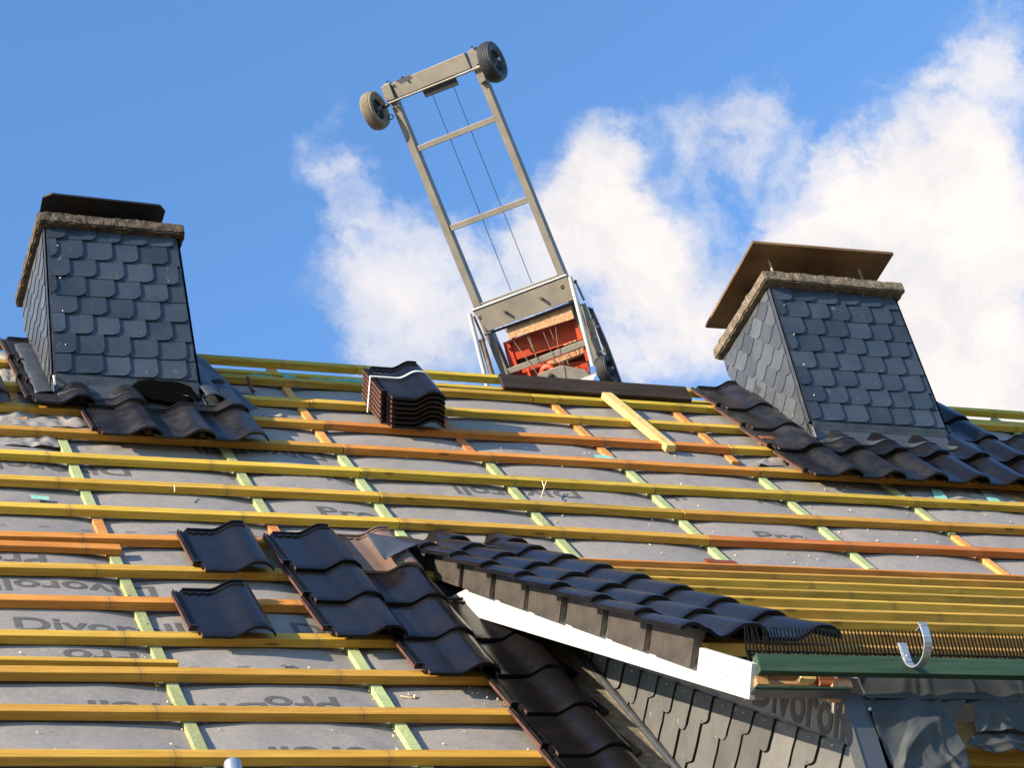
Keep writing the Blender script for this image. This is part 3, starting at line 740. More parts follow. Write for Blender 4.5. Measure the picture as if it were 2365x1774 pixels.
# side lead
def side_lead(root, xc, sgn, v0, v1, du, mat, ups=.09):
    m = MB()
    def fn(s, t):
        v = v0+(v1-v0)*t; base = R3(xc+sgn*0, v, .05)
        if s < .5:
            k = s*2; u = xc+sgn*du*(1-k); return R3(u, v, .052+.006*math.sin(k*3)+.012*(1-k)*math.sin(v*18)**2+.004*noise.noise(Vector((u*20, v*9, 0)))-.012*(1-k))
        k = (s-.5)*2; p = R3(xc, v, .05); return Vector((xc+sgn*.004, p.y, p.z+ups*k))
    m.grid(fn, 12, 24); m.build('side_flashing', M[mat], root, solid=.0025)
side_lead(c1, .046, -1, 3.84, 4.62, .10, 'lead', .05)
side_lead(c2, 4.392, -1, 3.86, 4.66, .16, 'lead')
side_lead(c2, 5.30, 1, 3.80, 4.66, .20, 'lead', .02)
side_lead(c1, .80, 1, 3.78, 4.5, .12, 'lead', .02)
# blue-grey lead sheet draped right of left chimney
m = MB()
def fn(s, t):
    u = .80+.28*s*(1-.35*t); v = 3.80+.86*t
    return R3(u, v, .10-.07*s+.012*noise.noise(Vector((u*9, v*7, 2)))+.02*math.sin(s*7)*(1-t))
m.grid(fn, 16, 30); m.build('draped_lead', M['lead'], c1, solid=.0025)
a = on_y((124, 868), 2.08); m = MB(); m.tube([a, a+Vector((.0, -.01, -.055)), a+Vector((-.004, -.02, -.065))], [.006, .006, .009], 8); m.build('clip', M['white'], c1)

# ------------------------------------------------------------------ DORMER
XC = 1.80          # cheek plane
YF = -1.21         # front wall plane
dorm = empty('dormer', (3.0, YF, -1.2), 'shed dormer under construction with slated side wall, white fascia and bare battens on its roof', 'dormer')
XR = 7.4
# battens
for i in range(8):
    s_ = i*.354
    a = D3(1.43, s_); b = D3(XR, s_)
    rect_beam(a, b, DT, -DN, BW, BH+.006).build('dormer_batten', M['batten_g' if i in (2, 5) else 'batten_y'], dorm, D3(3, s_), .002)
rect_beam(D3(2.0, 8*.354, .0), D3(XR, 8*.354, .0), DT, -DN, BW, BH+.012).build('dormer_batten', M['batten_o'], dorm, D3(3, 2.7), .002)
# rafters and deck membrane
m = MB(); m.grid(lambda s, t: D3(1.45+(XR-1.45)*s, -.22+3.0*t, -.075+.004*noise.noise(Vector((s*20, t*9, 0)))), 60, 30); m.build('dormer_underlay', M['membrane'], dorm)
for x in (1.95, 2.45, 2.75, 3.45, 4.15, 4.85, 5.55, 6.25, 6.95):
    m = MB(); m.box(x, x+.06, 0.0, 3.0, -.19, -.08, 0, MDORM); m.build('rafter', M['pine'], dorm, bevel=.002)
    m = MB(); m.box(x+.01, x+.05, -.2, 2.9, -.073, -BH-.013, 0, MDORM); m.build('dormer_counter_batten', M['fresh'], dorm, bevel=.002)
# white fascia along the verge
def c7(x, y): return (1200+x/2.89, 1200+y/2.89)
XF = 1.42
b1 = on_x(c7(1530, 1205), XF); t1_ = on_x(c7(1548, 962), XF); t0 = on_x(c7(1310, 890), XF)
bl_ = on_x(c7(360, 850), XF); b0_ = on_x((1010+15, 1352), XF)
sl = (t0-t1_).normalized()
Ttop = t1_+sl*((on_x(c7(-60, 600), XF)-t1_).length+.35); 
sb = (bl_-b1).normalized(); Btop = b1+sb*((b0_-b1).length+.1)
m = MB(); m.prism([b1, t1_, Ttop, Btop], (.022, 0, 0)); m.build('fascia', M['white'], dorm, bevel=.002)
for p in ((1485, 990), (1385, 1043), (1268, 930), (760, 865)):
    fs_ = MB(); q = on_x(c7(*p), XF-.001); fs_.lathe([(0, -.002), (.004, -.002), (.004, .002)], q, (1, 0, 0), 6); fs_.build('screw', M['galv'], dorm)
# backing board (verge rafter side) in pine behind the fascia
# eave board (green) and underside timbers
def g8(x, y): return (1665+x/3.16, 1274+y/3.16)
YE = -1.34
e0 = on_y(g8(255, 745), YE); e1 = on_y(g8(255, 872), YE)
m = MB(); m.box(e0.x, XR, YE, YE+.03, e1.z, e0.z); m.build('eave_board', M['green_board'], dorm, bevel=.002)
m = MB(); m.box(XF+.024, max(e0.x-.002, XF+.03), YE+.004, YE+.05, e0.z-.05, e0.z-.006); m.build('verge_end_block', M['fresh'], dorm, bevel=.002)
# soffit timbers seen below the eave board
zt_ = on_y(g8(600, 975), YF).z
def beamy(x0p, y0p, x1p, y1p, y, depth, name, mat):
    a = on_y(g8(x0p, y0p), y); b = on_y(g8(x1p, y1p), y); m = MB()
    m.box(a.x, b.x, y, y+depth, b.z, a.z); return m.build(name, M[mat], dorm, bevel=.002)
beamy(250, 978, 955, 1004, -1.31, .05, 'soffit_beam', 'green_board')
beamy(250, 1006, 955, 1022, -1.30, .05, 'soffit_beam', 'trim')
beamy(248, 905, 356, 972, -1.31, .1, 'rafter_end', 'pine')
beamy(850, 918, 966, 992, -1.30, .1, 'rafter_end', 'osb')
beamy(355, 878, 572, 915, -1.27, .03, 'soffit_lath', 'pine')
beamy(700, 878, 850, 975, -1.25, .03, 'soffit_lath', 'red_wood')
beamy(356, 918, 700, 975, -1.20, .03, 'soffit_lath', 'fresh')
beamy(572, 876, 702, 935, -1.25, .03, 'soffit_lath', 'fresh')
# cheek wall: membrane band above, slates below
def ck(p, x=XC): q = on_x(p, x); return (-q.y, q.z)
m = MB()
yA = 1.35
pts = [Vector((XC+.012, YF, -2.6)), Vector((XC+.012, YF, -.36)), Vector((XC+.012, 1.25, 1.62)), Vector((XC+.012, 1.35, 1.62)), Vector((XC+.012, -.95, -2.6))]
pts[2] = Vector((XC+.012, 1.30, .77+.848*1.30-.09)); pts[1] = Vector((XC+.012, YF, .77+.848*YF-.09))
m.add(pts[:2]+[pts[2], Vector((XC+.012, 1.30, 1.3)), Vector((XC+.012, -.9, -2.6))], [(0, 1, 2, 3, 4)]); 
m.add([p+Vector((.02, 0, 0)) for p in [pts[0], pts[1], pts[2], Vector((XC, 1.30, 1.3)), Vector((XC, -.9, -2.6))]], [(4, 3, 2, 1, 0)])
cheek = m.build('side_wall_membrane', M['membrane'], dorm)
# Divoroll print running down the cheek
a = on_x(g8(215, 1105), XC+.009); b = on_x(g8(850, 1365), XC+.009); ax = (b-a).normalized(); ay = Vector((1, 0, 0)).cross(ax)*-1
if ay.z < 0: ay = -ay
lettering([('Divoroll', 0, 0, .21, 0, .95)], lambda x, y: a+ax*x+ay*y, 'cheek_print', cheek, .5)
# slates on the cheek: top edge line, stepped columns
T0 = Vector(on_x(c7(300, 815), XC)); T1 = Vector(on_x(g8(1035, 1450), XC))
def col_slates():
    m = MB(); dirT = (T1-T0).normalized(); total = (T1-T0).length
    down = Vector((0, .125, -.078)).normalized()
    step = .158; n = int(total/step)
    out = Vector((-1, 0, 0))
    def chain(k):     # polyline going down: long sides with curved hooks to the back
        p = T0+dirT*(step*(k+1)); pl = [p.copy()]; first = .05+.10*((k*37) % 5)/5
        seg = first
        for q in range(12):
            for z_ in range(3): p = p+down*seg/3; pl.append(p+Vector((0, rnd.uniform(-.0022, .0022), rnd.uniform(-.0022, .0022))))
            for a in ((.020, -.0125), (.037, -.0135), (.052, -.006), (.064, .006)): pl.append(p+Vector((0, a[0]+rnd.uniform(-.002, .002), a[1]+rnd.uniform(-.0015, .0015))))
            p = p+Vector((0, .066, .008)); pl.append(p+Vector((0, .0, .004))); seg = .137+rnd.uniform(-.02, .02)
        return pl
    chains = [chain(k) for k in range(-4, n+16)]
    for c0, c1_ in zip(chains[:-1], chains[1:]):
        jl = rnd.uniform(0, .004)
        left = [p+Vector((0, .012, 0)) for p in c0]; right = c1_
        # triangulated strip between two chains
        k = min(len(left), len(right)); vs = []; fs = []
        for i in range(k):
            vs += [left[i]+out*(.002), right[i]+out*(.010+jl)]
        for i in range(k-1): fs.append((2*i, 2*i+1, 2*i+3, 2*i+2))
        m.add(vs, fs, 0, False)
        # edge thickness facing the front
        vs = []
        for i in range(k): vs += [right[i]+out*(.010+jl), right[i]+out*(.001)+Vector((0, .0, 0))]
        m.add(vs, [(2*i, 2*i+1, 2*i+3, 2*i+2) for i in range(k-1)], 1, False)
    bm = bmesh.new(); me = bpy.data.meshes.new('x'); me.from_pydata(m.v, [], m.f); me.polygons.foreach_set('material_index', m.mi); bm.from_mesh(me)
    # keep in front of the roof plane and behind the corner
    bmesh.ops.bisect_plane(bm, geom=bm.verts[:]+bm.edges[:]+bm.faces[:], plane_co=R3(0, 0, -.07), plane_no=-E3, clear_outer=True)
    bmesh.ops.bisect_plane(bm, geom=bm.verts[:]+bm.edges[:]+bm.faces[:], plane_co=(0, YF+.02, 0), plane_no=(0, -1, 0), clear_outer=True)
    me = bpy.data.meshes.new('cheek_slates'); bm.to_mesh(me); bm.free(); me.materials.append(M['slate_cheek']); me.materials.append(M['slate_edge'])
    ob = bpy.data.objects.new('cheek_slates', me); COL.objects.link(ob); ob.parent = dorm; ob.location = -parent_loc(dorm)
    for k in range(n):
        nl = MB(); q = T0+dirT*(step*(k+.45))+Vector((0, 0, -.022))+out*.012; nl.lathe([(0, -.003), (.0045, -.003), (.0045, .003)], q, (1, 0, 0), 6); nl.build('slate_nail', M['galv'], dorm)
col_slates()
# corner metal strip
m = MB(); zt = on_x(g8(945, 978), XC-.012).z
m.box(XC-.014, XC-.010, YF-.02, YF+.035, -2.6, zt); m.box(XC-.014, XC+.065, YF-.024, YF-.020, -2.6, zt)
m.box(XC-.0175, XC-.014, YF-.027, YF-.018, -2.6, zt); m.build('corner_strip', M['trim'], dorm)
# valley tray and upstand along the cheek
m = MB()
def fn(s, t):
    v = -1.2+3.05*t
    if s < .7: k = s/.7; return R3(1.55+.225*k, v, -.006+.008*math.sin(k*3.1)+.004*noise.noise(Vector((k*5, v*6, 0))))
    k = (s-.7)/.3; return R3(1.775+.014*k, v, -.004+.02*k)
m.grid(fn, 16, 40); m.build('valley_tray', M['gritty'], dorm, solid=.002)
m = MB(); m.tube([R3(1.780, -1.2, .006), R3(1.780, 1.2, .006)], .015, 8); m.build('lead_roll', M['lead'], dorm)
m = MB(); m.grid(lambda s_, t_: R3(1.29+.27*s_, 1.36+.55*t_, -.012+.012*math.sin(s_*5+t_*3)), 10, 10); m.build('valley_flashing', M['slate_edge'], dorm, solid=.002)
# lead corner piece above the tile field
def k1(x, y): return (900+x/4.88, 1200+y/4.88)
m = MB()
A0 = [on_roof(q, .10) for q in ((843, 1229), (868, 1222), (968, 1258), (900, 1293), (885, 1292))]
def lerp2(a, b, t): return (a[0]*(1-t)+b[0]*t, a[1]*(1-t)+b[1]*t)
def fn(s, t):
    tp = lerp2(A0[0], (A0[2][0], A0[2][1]), s); bt = lerp2(A0[4], A0[3], s); u, v = lerp2(tp, bt, t)
    return R3(u, v,     .098+.010*s+.004*noise.noise(Vector((u*14, v*14, 7)))+.004*math.sin(s*6+t*2))
m.grid(fn, 18, 12); m.build('lead_corner', M['trim'], dorm, solid=.002)

# dormer tiles
GD = 'tiles on the dormer verge'
ORD = ['lowest', 'second', 'third', 'fourth', 'fifth', 'sixth', 'seventh', 'eighth']
CNM = ['verge tile with side flap', 'right hand tile']
def dprof(x): return prof(x)
def verge_tile():
    root = bpy.data.objects.new('verge_tile', None); COL.objects.link(root)
    m = MB()
    def pf(x):      # roll at the left edge, trough, roll at the right
        if x < .095: t = x/.095; return .030+.026*math.sin(math.pi*min(1, t*.75+.12))-.012*max(0, t-.6)
        if x < .15: t = (x-.095)/.055; e = .030+.026*math.sin(math.pi*(.8325))-.012*.4; return e+(.012-e)*(t*t*(3-2*t))
        return prof(x)
    xs = [i*TW_/44 for i in range(45)]; ys = [0, .012, .05]+[.05+.40*k/5 for k in range(1, 6)]; n = len(xs)
    z = lambda x, y: pf(x)+(-.003 if y < .001 else 0)+(-.005 if x > TW_-.004 else 0)
    m.add([(x, y, z(x, y)) for y in ys for x in xs], [(j*n+i, j*n+i+1, (j+1)*n+i+1, (j+1)*n+i) for j in range(len(ys)-1) for i in range(n-1)], 0, True)
    m.add([(x, y, z(x, y)-.013) for y in (0, TL_) for x in xs], [(i, n+i, n+i+1, i+1) for i in range(n-1)], 0, True)
    m.add([(x, 0, z(x, 0)-k) for k in (0, .013) for x in xs], [(i, i+1, n+i+1, n+i) for i in range(n-1)])
    m.add([(0, y, z(0, y)-k) for k in (0, .016) for y in ys], [(i, i+1, len(ys)+i+1, len(ys)+i) for i in range(len(ys)-1)])
    b = m.build('tile_body', [M['tile'], M['terracotta']], None); b.parent = root
    f = MB()
    f.prism([(.060, .018, .03), (.060, .345, .045), (.060, .358, -.086), (.060, .040, -.103)], (.006, 0, 0))
    f.prism([(.0662, .018, .03), (.105, .018, .03), (.070, .036, -.103), (.0662, .036, -.103)], (0, .006, 0)); f.prism([(.0662, .345, .03), (.10, .345, .03), (.070, .352, -.084), (.0662, .352, -.084)], (0, .006, 0))
    q = f.build('verge_flap', M['flap'], None); q.parent = root
    return root
VP_ = None
XL = 1.335
for r in range(8):
    s0 = -.03+.375*r
    for c in range(2):
        if c == 0:
            if VP_ is None: VP_ = verge_tile(); root = VP_
            else:
                root = VP_.copy(); COL.objects.link(root)
                for ch in VP_.children: cc = ch.copy(); COL.objects.link(cc); cc.parent = root
            tag(root, None, 'roof tile', GD)
        else:
            root = place_tile('tile', Matrix.Identity(4), 'x', GD)
        ey = (DT*math.cos(.050)-DN*math.sin(.050)); ez = E1.cross(ey)
        root.matrix_world = frame(D3(XL+.285*c+rnd.uniform(-.004, .004), s0+rnd.uniform(-.004, .004), .020), E1, ey, ez)
        root['label'] = f'black {CNM[c]} on the dormer, {ORD[r]} row counted from the eave'
for c in (1, 2):
    root = place_tile('tile', Matrix.Identity(4), 'x', GD); s0 = 2.92
    root.matrix_world = frame(D3(XL-.25+.285*c, s0, .022), E1, DT, DN)
    root['label'] = f'{["", "left", "right"][c]} one of two black tiles at the very top of the dormer strip'

# bird comb
cb = MB(); base = D3(0, -.29, .0)
x = e0.x+.0; x_s = on_y(g8(190, 735), base.y).x
k = 0; X_ = x_s
nrm = DN
while X_ < XR:
    tilt = 0.0
    if X_ < x_s+.12: tilt = rnd.uniform(-.25, .35)
    p = Vector((X_, base.y, base.z+.02)); tp = p+(Vector((0, -.10, .99)).normalized()*.088)+E1*(.002+tilt*.05+rnd.uniform(-.001, .001))
    cb.add([], []); w_ = .0034
    cb.hexa([p+Vector((-w_, 0, 0)), p+Vector((w_, 0, 0)), p+Vector((w_, .003, 0)), p+Vector((-w_, .003, 0))], [tp+Vector((-w_*.7, 0, 0)), tp+Vector((w_*.7, 0, 0)), tp+Vector((w_*.7, .002, 0)), tp+Vector((-w_*.7, .002, 0))])
    X_ += .0140
for z_ in (0.0, .013, .026): cb.box(x_s, XR, base.y-.001, base.y+.004, base.z-.009+z_, base.z-.004+z_)
X_ = x_s
while X_ < XR:
    for s1, s2 in ((0, 1), (1, 0)):
        a = Vector((X_, base.y, base.z-.006+.026*s1)); b = Vector((X_+.036, base.y, base.z-.006+.026*s2)); n_ = Vector((0, 0, .0026))
        cb.hexa([a-n_, a+n_, a+n_+Vector((0, .003, 0)), a-n_+Vector((0, .003, 0))], [b-n_, b+n_, b+n_+Vector((0, .003, 0)), b-n_+Vector((0, .003, 0))])
    if int((X_-x_s)/.036) % 2 == 0: cb.box(X_-.004, X_+.004, base.y-.004, base.y+.003, base.z-.018, base.z+.022)
    X_ += .036
cb.build('bird_comb', M['plastic'], dorm)
# gutter bracket
gb = MB()
ca_ = on_y(g8(1318, 765), YE-.003); W_ = .030
cy, cz, rr_ = YE-.075, None, .072
arc = []
top_in = Vector((0, YE-.004, e0.z+.055))
zc_ = e0.z-.005
arc = [Vector((0, YE-.004+.0, zc_+.055)), Vector((0, YE-.004, zc_+.02))]
for i in range(15):
    t = math.pi*i/14; arc.append(Vector((0, YE-.004-rr_+math.cos(t)*rr_, zc_-math.sin(t)*rr_*.95)))
arc += [Vector((0, YE-.004-2*rr_, zc_+.03)), Vector((0, YE-.004-2*rr_+.004, zc_+.045))]
x0 = ca_.x+.0
for i in range(len(arc)-1):
    a, b = arc[i], arc[i+1]; d = (b-a).normalized(); n_ = Vector((0, -d.z, d.y))*.0025
    q = [a+n_, b+n_, b-n_, a-n_]
    gb.hexa([p+Vector((x0, 0, 0)) for p in q], [p+Vector((x0+W_, 0, 0)) for p in q])
gb.box(x0+.004, x0+W_-.004, YE-.004-2*rr_-.004, YE-.004-2*rr_+.035, zc_+.030, zc_+.034)
gb.build('gutter_bracket', M['galv'], dorm, bevel=.001)
gl = MB(); gl.box(x0+.003, x0+W_-.003, YE-.012, YE-.0075, zc_-.02, zc_+.05); gl.lathe([(0, -.003), (.005, -.003), (.005, .002)], (x0+W_/2, YE-.012, zc_+.0), (0, 1, 0), 8); gl.build('bracket_clip', M['galv'], dorm)

# front wall: dark membrane, drapes, timbers behind
def fold(q):
    k = math.floor(q.z) % 4; a = (.5, 1.2, 2.2, 2.8)[k]; u_ = q.x*math.cos(a)+q.y*math.sin(a); v_ = -q.x*math.sin(a)+q.y*math.cos(a)
    return max(0, 1-abs(noise.noise(Vector((u_*1.3, v_*.32, q.z))))*11)
def wsheet(rows, y, n, amp, seed, name, mat, thick=.002, bulge=0.0):
    """rows: list of (left px, right px) from top to bottom in g8 crop pixels"""
    m = MB()
    R_ = [(on_y(g8(*a), y), on_y(g8(*b), y)) for a, b in rows]
    def fn(s, t):
        k = min(len(R_)-2, int(t*(len(R_)-1))); f = t*(len(R_)-1)-k
        l = R_[k][0].lerp(R_[k+1][0], f); r = R_[k][1].lerp(R_[k+1][1], f); p = l.lerp(r, s)
        q = Vector((p.x*4, p.z*4, seed)); h = 1-abs(noise.noise(q)*2.2); h2 = noise.noise(Vector((p.x*11+p.z*6, p.z*9-p.x*5, seed+3)))
        p.y -= amp*(max(0, h)**2*.6+.35*h2+.45*fold(Vector((p.x*3+p.z*2, p.z*3.3, seed+7)))+.3*fold(Vector((p.x*5-p.z*4, p.z*6+p.x*2, seed+9))))+bulge*math.sin(math.pi*s)*math.sin(math.pi*min(1, t*1.0))
        return p
    m.grid(fn, n[0], n[1]); return m.build(name, M[mat], dorm, solid=thick)
XRp = 3600
wsheet([((960, 870), (XRp, 950)), ((1060, 1070), (XRp, 1130))], YF-.035, (160, 24), .012, 3, 'wall_membrane', 'dark_mem')
wsheet([((1000, 1050), (1800, 1075)), ((1060, 1150), (1720, 1180)), ((1100, 1260), (1690, 1262)), ((1180, 1400), (1730, 1400)), ((1260, 1580), (1790, 1580)), ((1500, 2100), (1990, 2100))], YF-.016, (110, 110), .036, 11, 'hanging_membrane', 'dark_mem', bulge=.02)
wsheet([((960, 1040), (1300, 1060)), ((1120, 1300), (1330, 1300)), ((1300, 1600), (1480, 1600)), ((1560, 2100), (1760, 2100))], YF-.006, (14, 30), .006, 17, 'wall_membrane', 'dark_mem')
wsheet([((1780, 1072), (XRp, 1120)), ((1830, 1180), (XRp, 1220)), ((1865, 1318), (XRp, 1330))], YF-.018, (160, 40), .026, 23, 'hanging_membrane', 'dark_mem', bulge=.0)
wsheet([((1865, 1322), (XRp, 1334)), ((1780, 1420), (XRp, 1360)), ((1960, 1478), (XRp, 1400))], YF+.005, (60, 14), .03, 29, 'membrane_flap', 'dark_mem')
def wbeam(x0p, y0p, y1p, y, depth, name, mat):
    a = on_y(g8(x0p, y0p), y); b = on_y(g8(x0p, y1p), y); m = MB(); m.box(a.x, XR, y, y+depth, b.z, a.z); m.build(name, M[mat], dorm, bevel=.003)
wbeam(1640, 1245, 1440, YF+.05, .10, 'wall_beam', 'pine')
wbeam(1640, 1447, 1560, YF+.07, .08, 'wall_beam', 'batten_g')
wbeam(1640, 1566, 2300, YF+.10, .06, 'wall_panel', 'green_board')
m = MB(); m.box(XC+.03, XR, YF+.18, YF+.2, -2.6, -.5); m.box(XC+.02, XR, YF+.17, 0.6, -.56, -.54); m.build('inner_wall', M['flat_black'], dorm)
sc = MB(); sc.lathe([(0, -.004), (.006, -.004), (.006, .002)], on_y(g8(1086, 1155), YF-.03), (0, 1, 0), 8); sc.build('washer', M['white'], dorm)
# small screw heads on the cheek membrane board
m = MB(); pts = [on_x(g8(*q), XC+.008) for q in ((330, 1020), (945, 1030), (985, 1120), (965, 1300), (640, 1180))]
# ------------------------------------------------------------------ LADDER HOIST (leaning over the ridge, seen from below)
cR = ROT @ Vector((1, 0, 0)); cU = ROT @ Vector((0, 1, 0)); cZ = ROT @ Vector((0, 0, -1))
lx = (cR*math.cos(math.radians(20.5))+cU*math.sin(math.radians(20.5))).normalized()
ly = (cU*math.cos(math.radians(22.2))-cR*math.sin(math.radians(22.2))); ly = (ly-lx*ly.dot(lx)).normalized()
TH = math.radians(24)
HW = (lx*math.cos(TH)-cZ*math.sin(TH)).normalized(); HN = (cZ*math.cos(TH)+lx*math.sin(TH)).normalized(); HU = ly
HO = CAM+ROT @ Vector(((1200-IW/2)/F*13.9, -(700-IH/2)/F*13.9, -13.9))
def HP(p, w=0.0): return hit(p, HN, HN.dot(HO)+w)
def A6(x, y): return (820+x/6.144, 80+y/6.144)
def B5(x, y): return (1060+x/5.53, 620+y/5.53)
hoist = empty('ladder_hoist', HP((1180, 1000)), 'aluminium ladder hoist with rubber wheels rising over the ridge behind the roof', 'ladder hoist')
def plate(pts, w, th, name, mat, parent=None, bevel=.002):
    m = MB(); m.prism([HP(p, w) for p in pts], HN*th); return m.build(name, M[mat], parent or hoist, bevel=bevel)
def rod(pa, pb, r, w, name, mat, n=12, parent=None, w2=None):
    m = MB(); m.tube([HP(pa, w), HP(pb, w if w2 is None else w2)], r, n); return m.build(name, M[mat], parent or hoist)
plate([(884, 195), (899, 189), (1190, 901), (1174, 907)], 0, .055, 'rail', 'alu')
plate([(1092, 152), (1107, 146), (1404, 880), (1389, 886)], 0, .055, 'rail', 'alu')
plate([A6(878, 1580), A6(2010, 1130), A6(2035, 1212), A6(890, 1659)], .008, .03, 'crossbar', 'alu')
plate([(1037, 521), (1228, 450), (1232, 463), (1042, 534)], .008, .03, 'crossbar', 'alu')
plate([B5(610, 1285), B5(1595, 910), B5(1612, 990), B5(655, 1345)], -.006, .03, 'crossbar', 'alu')
plate([A6(505, 690), A6(1545, 255), A6(1640, 470), A6(615, 885)], -.012, .05, 'head_plate', 'alu')
plate([A6(362, 738), A6(480, 690), A6(560, 900), A6(440, 955)], -.03, .075, 'corner_bracket', 'alu')
plate([A6(1590, 240), A6(1705, 165), A6(1855, 640), A6(1770, 700), A6(1655, 440)], -.03, .075, 'corner_bracket', 'alu')
plate([A6(565, 650), A6(765, 558), A6(828, 610), A6(655, 700)], -.0125, .002, 'patch', 'lead')
plate([A6(940, 765), A6(1410, 570), A6(1465, 710), A6(1000, 890)], .02, .012, 'cable_guide', 'black')
rod(A6(480, 970), A6(1800, 440), .0075, -.045, 'axle', 'alu')
for p in ((458, 655), (668, 590), (1655, 160), (465, 930), (1740, 410), (760, 830)): rod(A6(*p), A6(p[0]+6, p[1]+16), .008, -.04, 'bolt', 'black', 8)
for pa, pb in ((A6(1100, 850), B5(668, 290)), (A6(1400, 740), B5(932, 190))): rod(pa, pb, .0022, .03, 'cable', 'black', 6)
m = MB(); c_ = HP(A6(508, 1165), .02); m.tube([c_+(lx*math.cos(t)+ly*math.sin(t))*.0155 for t in [2*math.pi*k/16 for k in range(16)]], .0035, 8, closed=True); m.build('ring', M['black'], hoist)
def wheel(c, axis, rad, wid, tmat, name='wheel'):
    root = bpy.data.objects.new(name, None); COL.objects.link(root); root.parent = hoist; root.location = c-parent_loc(hoist)
    m = MB(); pr = []
    nn = 9
    for i in range(nn):          # grooved tread
        h = -wid*.36+wid*.72*i/(nn-1)
        rim_ = rad-.010*abs(2*i/(nn-1)-1)**3
        pr += [(rim_, h-.0022), (rim_, h+.0022)]
        if i < nn-1: pr += [(rim_-.0035, h+.003), (rim_-.0035, h+wid*.72/(nn-1)-.003)]
    full = [(rad*.52, -wid*.30), (rad*.62, -wid*.44), (rad*.80, -wid*.50), (rad*.93, -wid*.44)]+pr+[(rad*.93, wid*.44), (rad*.80, wid*.50), (rad*.62, wid*.44), (rad*.52, wid*.30)]
    m.lathe(full, c, axis, 40); t = m.build('tyre', M[tmat], root)
    m = MB(); m.lathe([(rad*.54, -wid*.30), (rad*.50, -wid*.16), (rad*.30, -wid*.08), (rad*.16, -wid*.25), (0, -wid*.25)], c, axis, 28)
    m.lathe([(rad*.54, wid*.30), (rad*.50, wid*.10), (rad*.30, wid*.05), (rad*.16, wid*.30), (0.0, wid*.30)], c, axis, 28); m.build('rim', M['black'], root)
    m = MB(); m.tube([Vector(c)+Vector(axis)*(-wid*.5), Vector(c)+Vector(axis)*(wid*.62)], rad*.10, 10); m.build('hub', M['galv'], root)
    return root
ax1 = (lx*math.cos(math.radians(24))-cZ*math.sin(math.radians(24))).normalized()
# left wheel shows its inner disc: axis leans towards the viewer on its right side
wheel(HP(A6(282, 1075), -.03), ax1, .127, .080, 'rubber_grey')
wheel(HP(A6(1945, 385), -.03), ax1, .130, .085, 'rubber')
rod(A6(385, 1030), A6(480, 990), .012, -.03, 'axle_stub', 'black'); rod(A6(1745, 470), A6(1800, 445), .016, -.03, 'axle_stub', 'galv')
# carriage
car = bpy.data.objects.new('carriage', None); COL.objects.link(car); car.parent = hoist; car.location = HP(B5(800, 700))-parent_loc(hoist)
plate([B5(165, 540), B5(1370, 85), B5(1475, 395), B5(372, 800)], -.075, .006, 'carriage_plate', 'alu', car)
plate([B5(160, 528), B5(1368, 72), B5(1372, 88), B5(166, 545)], -.083, .012, 'plate_lip', 'alu_light', car)
plate([B5(275, 440), B5(1250, 82), B5(1262, 112), B5(285, 470)], -.03, .01, 'rear_lip', 'alu', car)
for p in ((580, 550), (1040, 378)):
    a = HP(B5(*p), -.115); m = MB(); m.tube([a, HP(B5(*p), -.075)], .0095, 10); m.build('peg', M['alu'], car)
for p in ((268, 618), (1322, 225)):
    c_ = HP(B5(*p), -.078); m = MB(); m.tube([c_+lx*.018*math.cos(t)+ly*.008*math.sin(t) for t in [2*math.pi*k/12 for k in range(12)]], .0035, 6, closed=True); m.build('shackle', M['rusty'], car)
rod(B5(137, 580), B5(325, 1340), .0145, -.075, 'side_tube', 'alu_light', 12, car); rod(B5(325, 1340), B5(368, 1540), .0145, -.075, 'side_tube', 'alu_light', 12, car)
rod(B5(1420, 105), B5(1712, 1245), .0145, -.075, 'side_tube', 'alu_light', 12, car)
rod(B5(190, 610), B5(330, 930), .008, -.04, 'brace', 'alu', 8, car); rod(B5(285, 900), B5(435, 1400), .018, -.05, 'roller_tube', 'rusty', 12, car)
rod(B5(1490, 170), B5(1600, 410), .007, -.03, 'brace', 'alu', 8, car); rod(B5(1475, 170), B5(1500, 170), .012, -.03, 'bolt', 'black', 8, car)
rod(B5(1580, 450), B5(1655, 660), .019, -.02, 'roller_tube', 'alu', 12, car); rod(B5(1650, 640), B5(1722, 880), .022, -.02, 'roller_tube', 'rusty', 14, car); rod(B5(1735, 880), B5(1795, 1060), .017, -.02, 'roller_tube', 'alu', 12, car)
rod(B5(330, 845), B5(1480, 440), .008, -.05, 'cross_rod', 'black', 8, car)
plate([B5(600, 742), B5(1412, 432), B5(1470, 640), B5(640, 905)], -.035, .018, 'strand_board', 'osb', car)
plate([B5(1120, 1195), B5(1590, 1010), B5(1620, 1090), B5(1150, 1290)], .075, .018, 'strand_board', 'osb', car)
plate([B5(1325, 975), B5(1490, 912), B5(1500, 930), B5(1340, 990)], .05, .018, 'strand_board', 'osb', car)
plate([B5(640, 915), B5(1460, 632), B5(1545, 915), B5(700, 1180)], .06, .012, 'red_channel', 'red_steel', car)
plate([B5(575, 960), B5(1560, 640), B5(1690, 1420), B5(720, 1440)], .10, .010, 'back_panel', 'dark_red', car)
plate([B5(585, 935), B5(1455, 622), B5(1462, 645), B5(600, 965)], .02, .045, 'channel_flange', 'red_steel', car)
plate([B5(1455, 640), B5(1500, 690), B5(1590, 900), B5(1520, 925)], .01, .05, 'channel_end', 'red_steel', car)
plate([B5(1580, 1030), B5(1630, 1010), B5(1680, 1170), B5(1625, 1190)], .01, .05, 'channel_end', 'red_steel', car)
plate([B5(690, 1250), B5(1640, 1190), B5(1690, 1420), B5(700, 1440)], .065, .01, 'red_channel', 'red_steel', car)
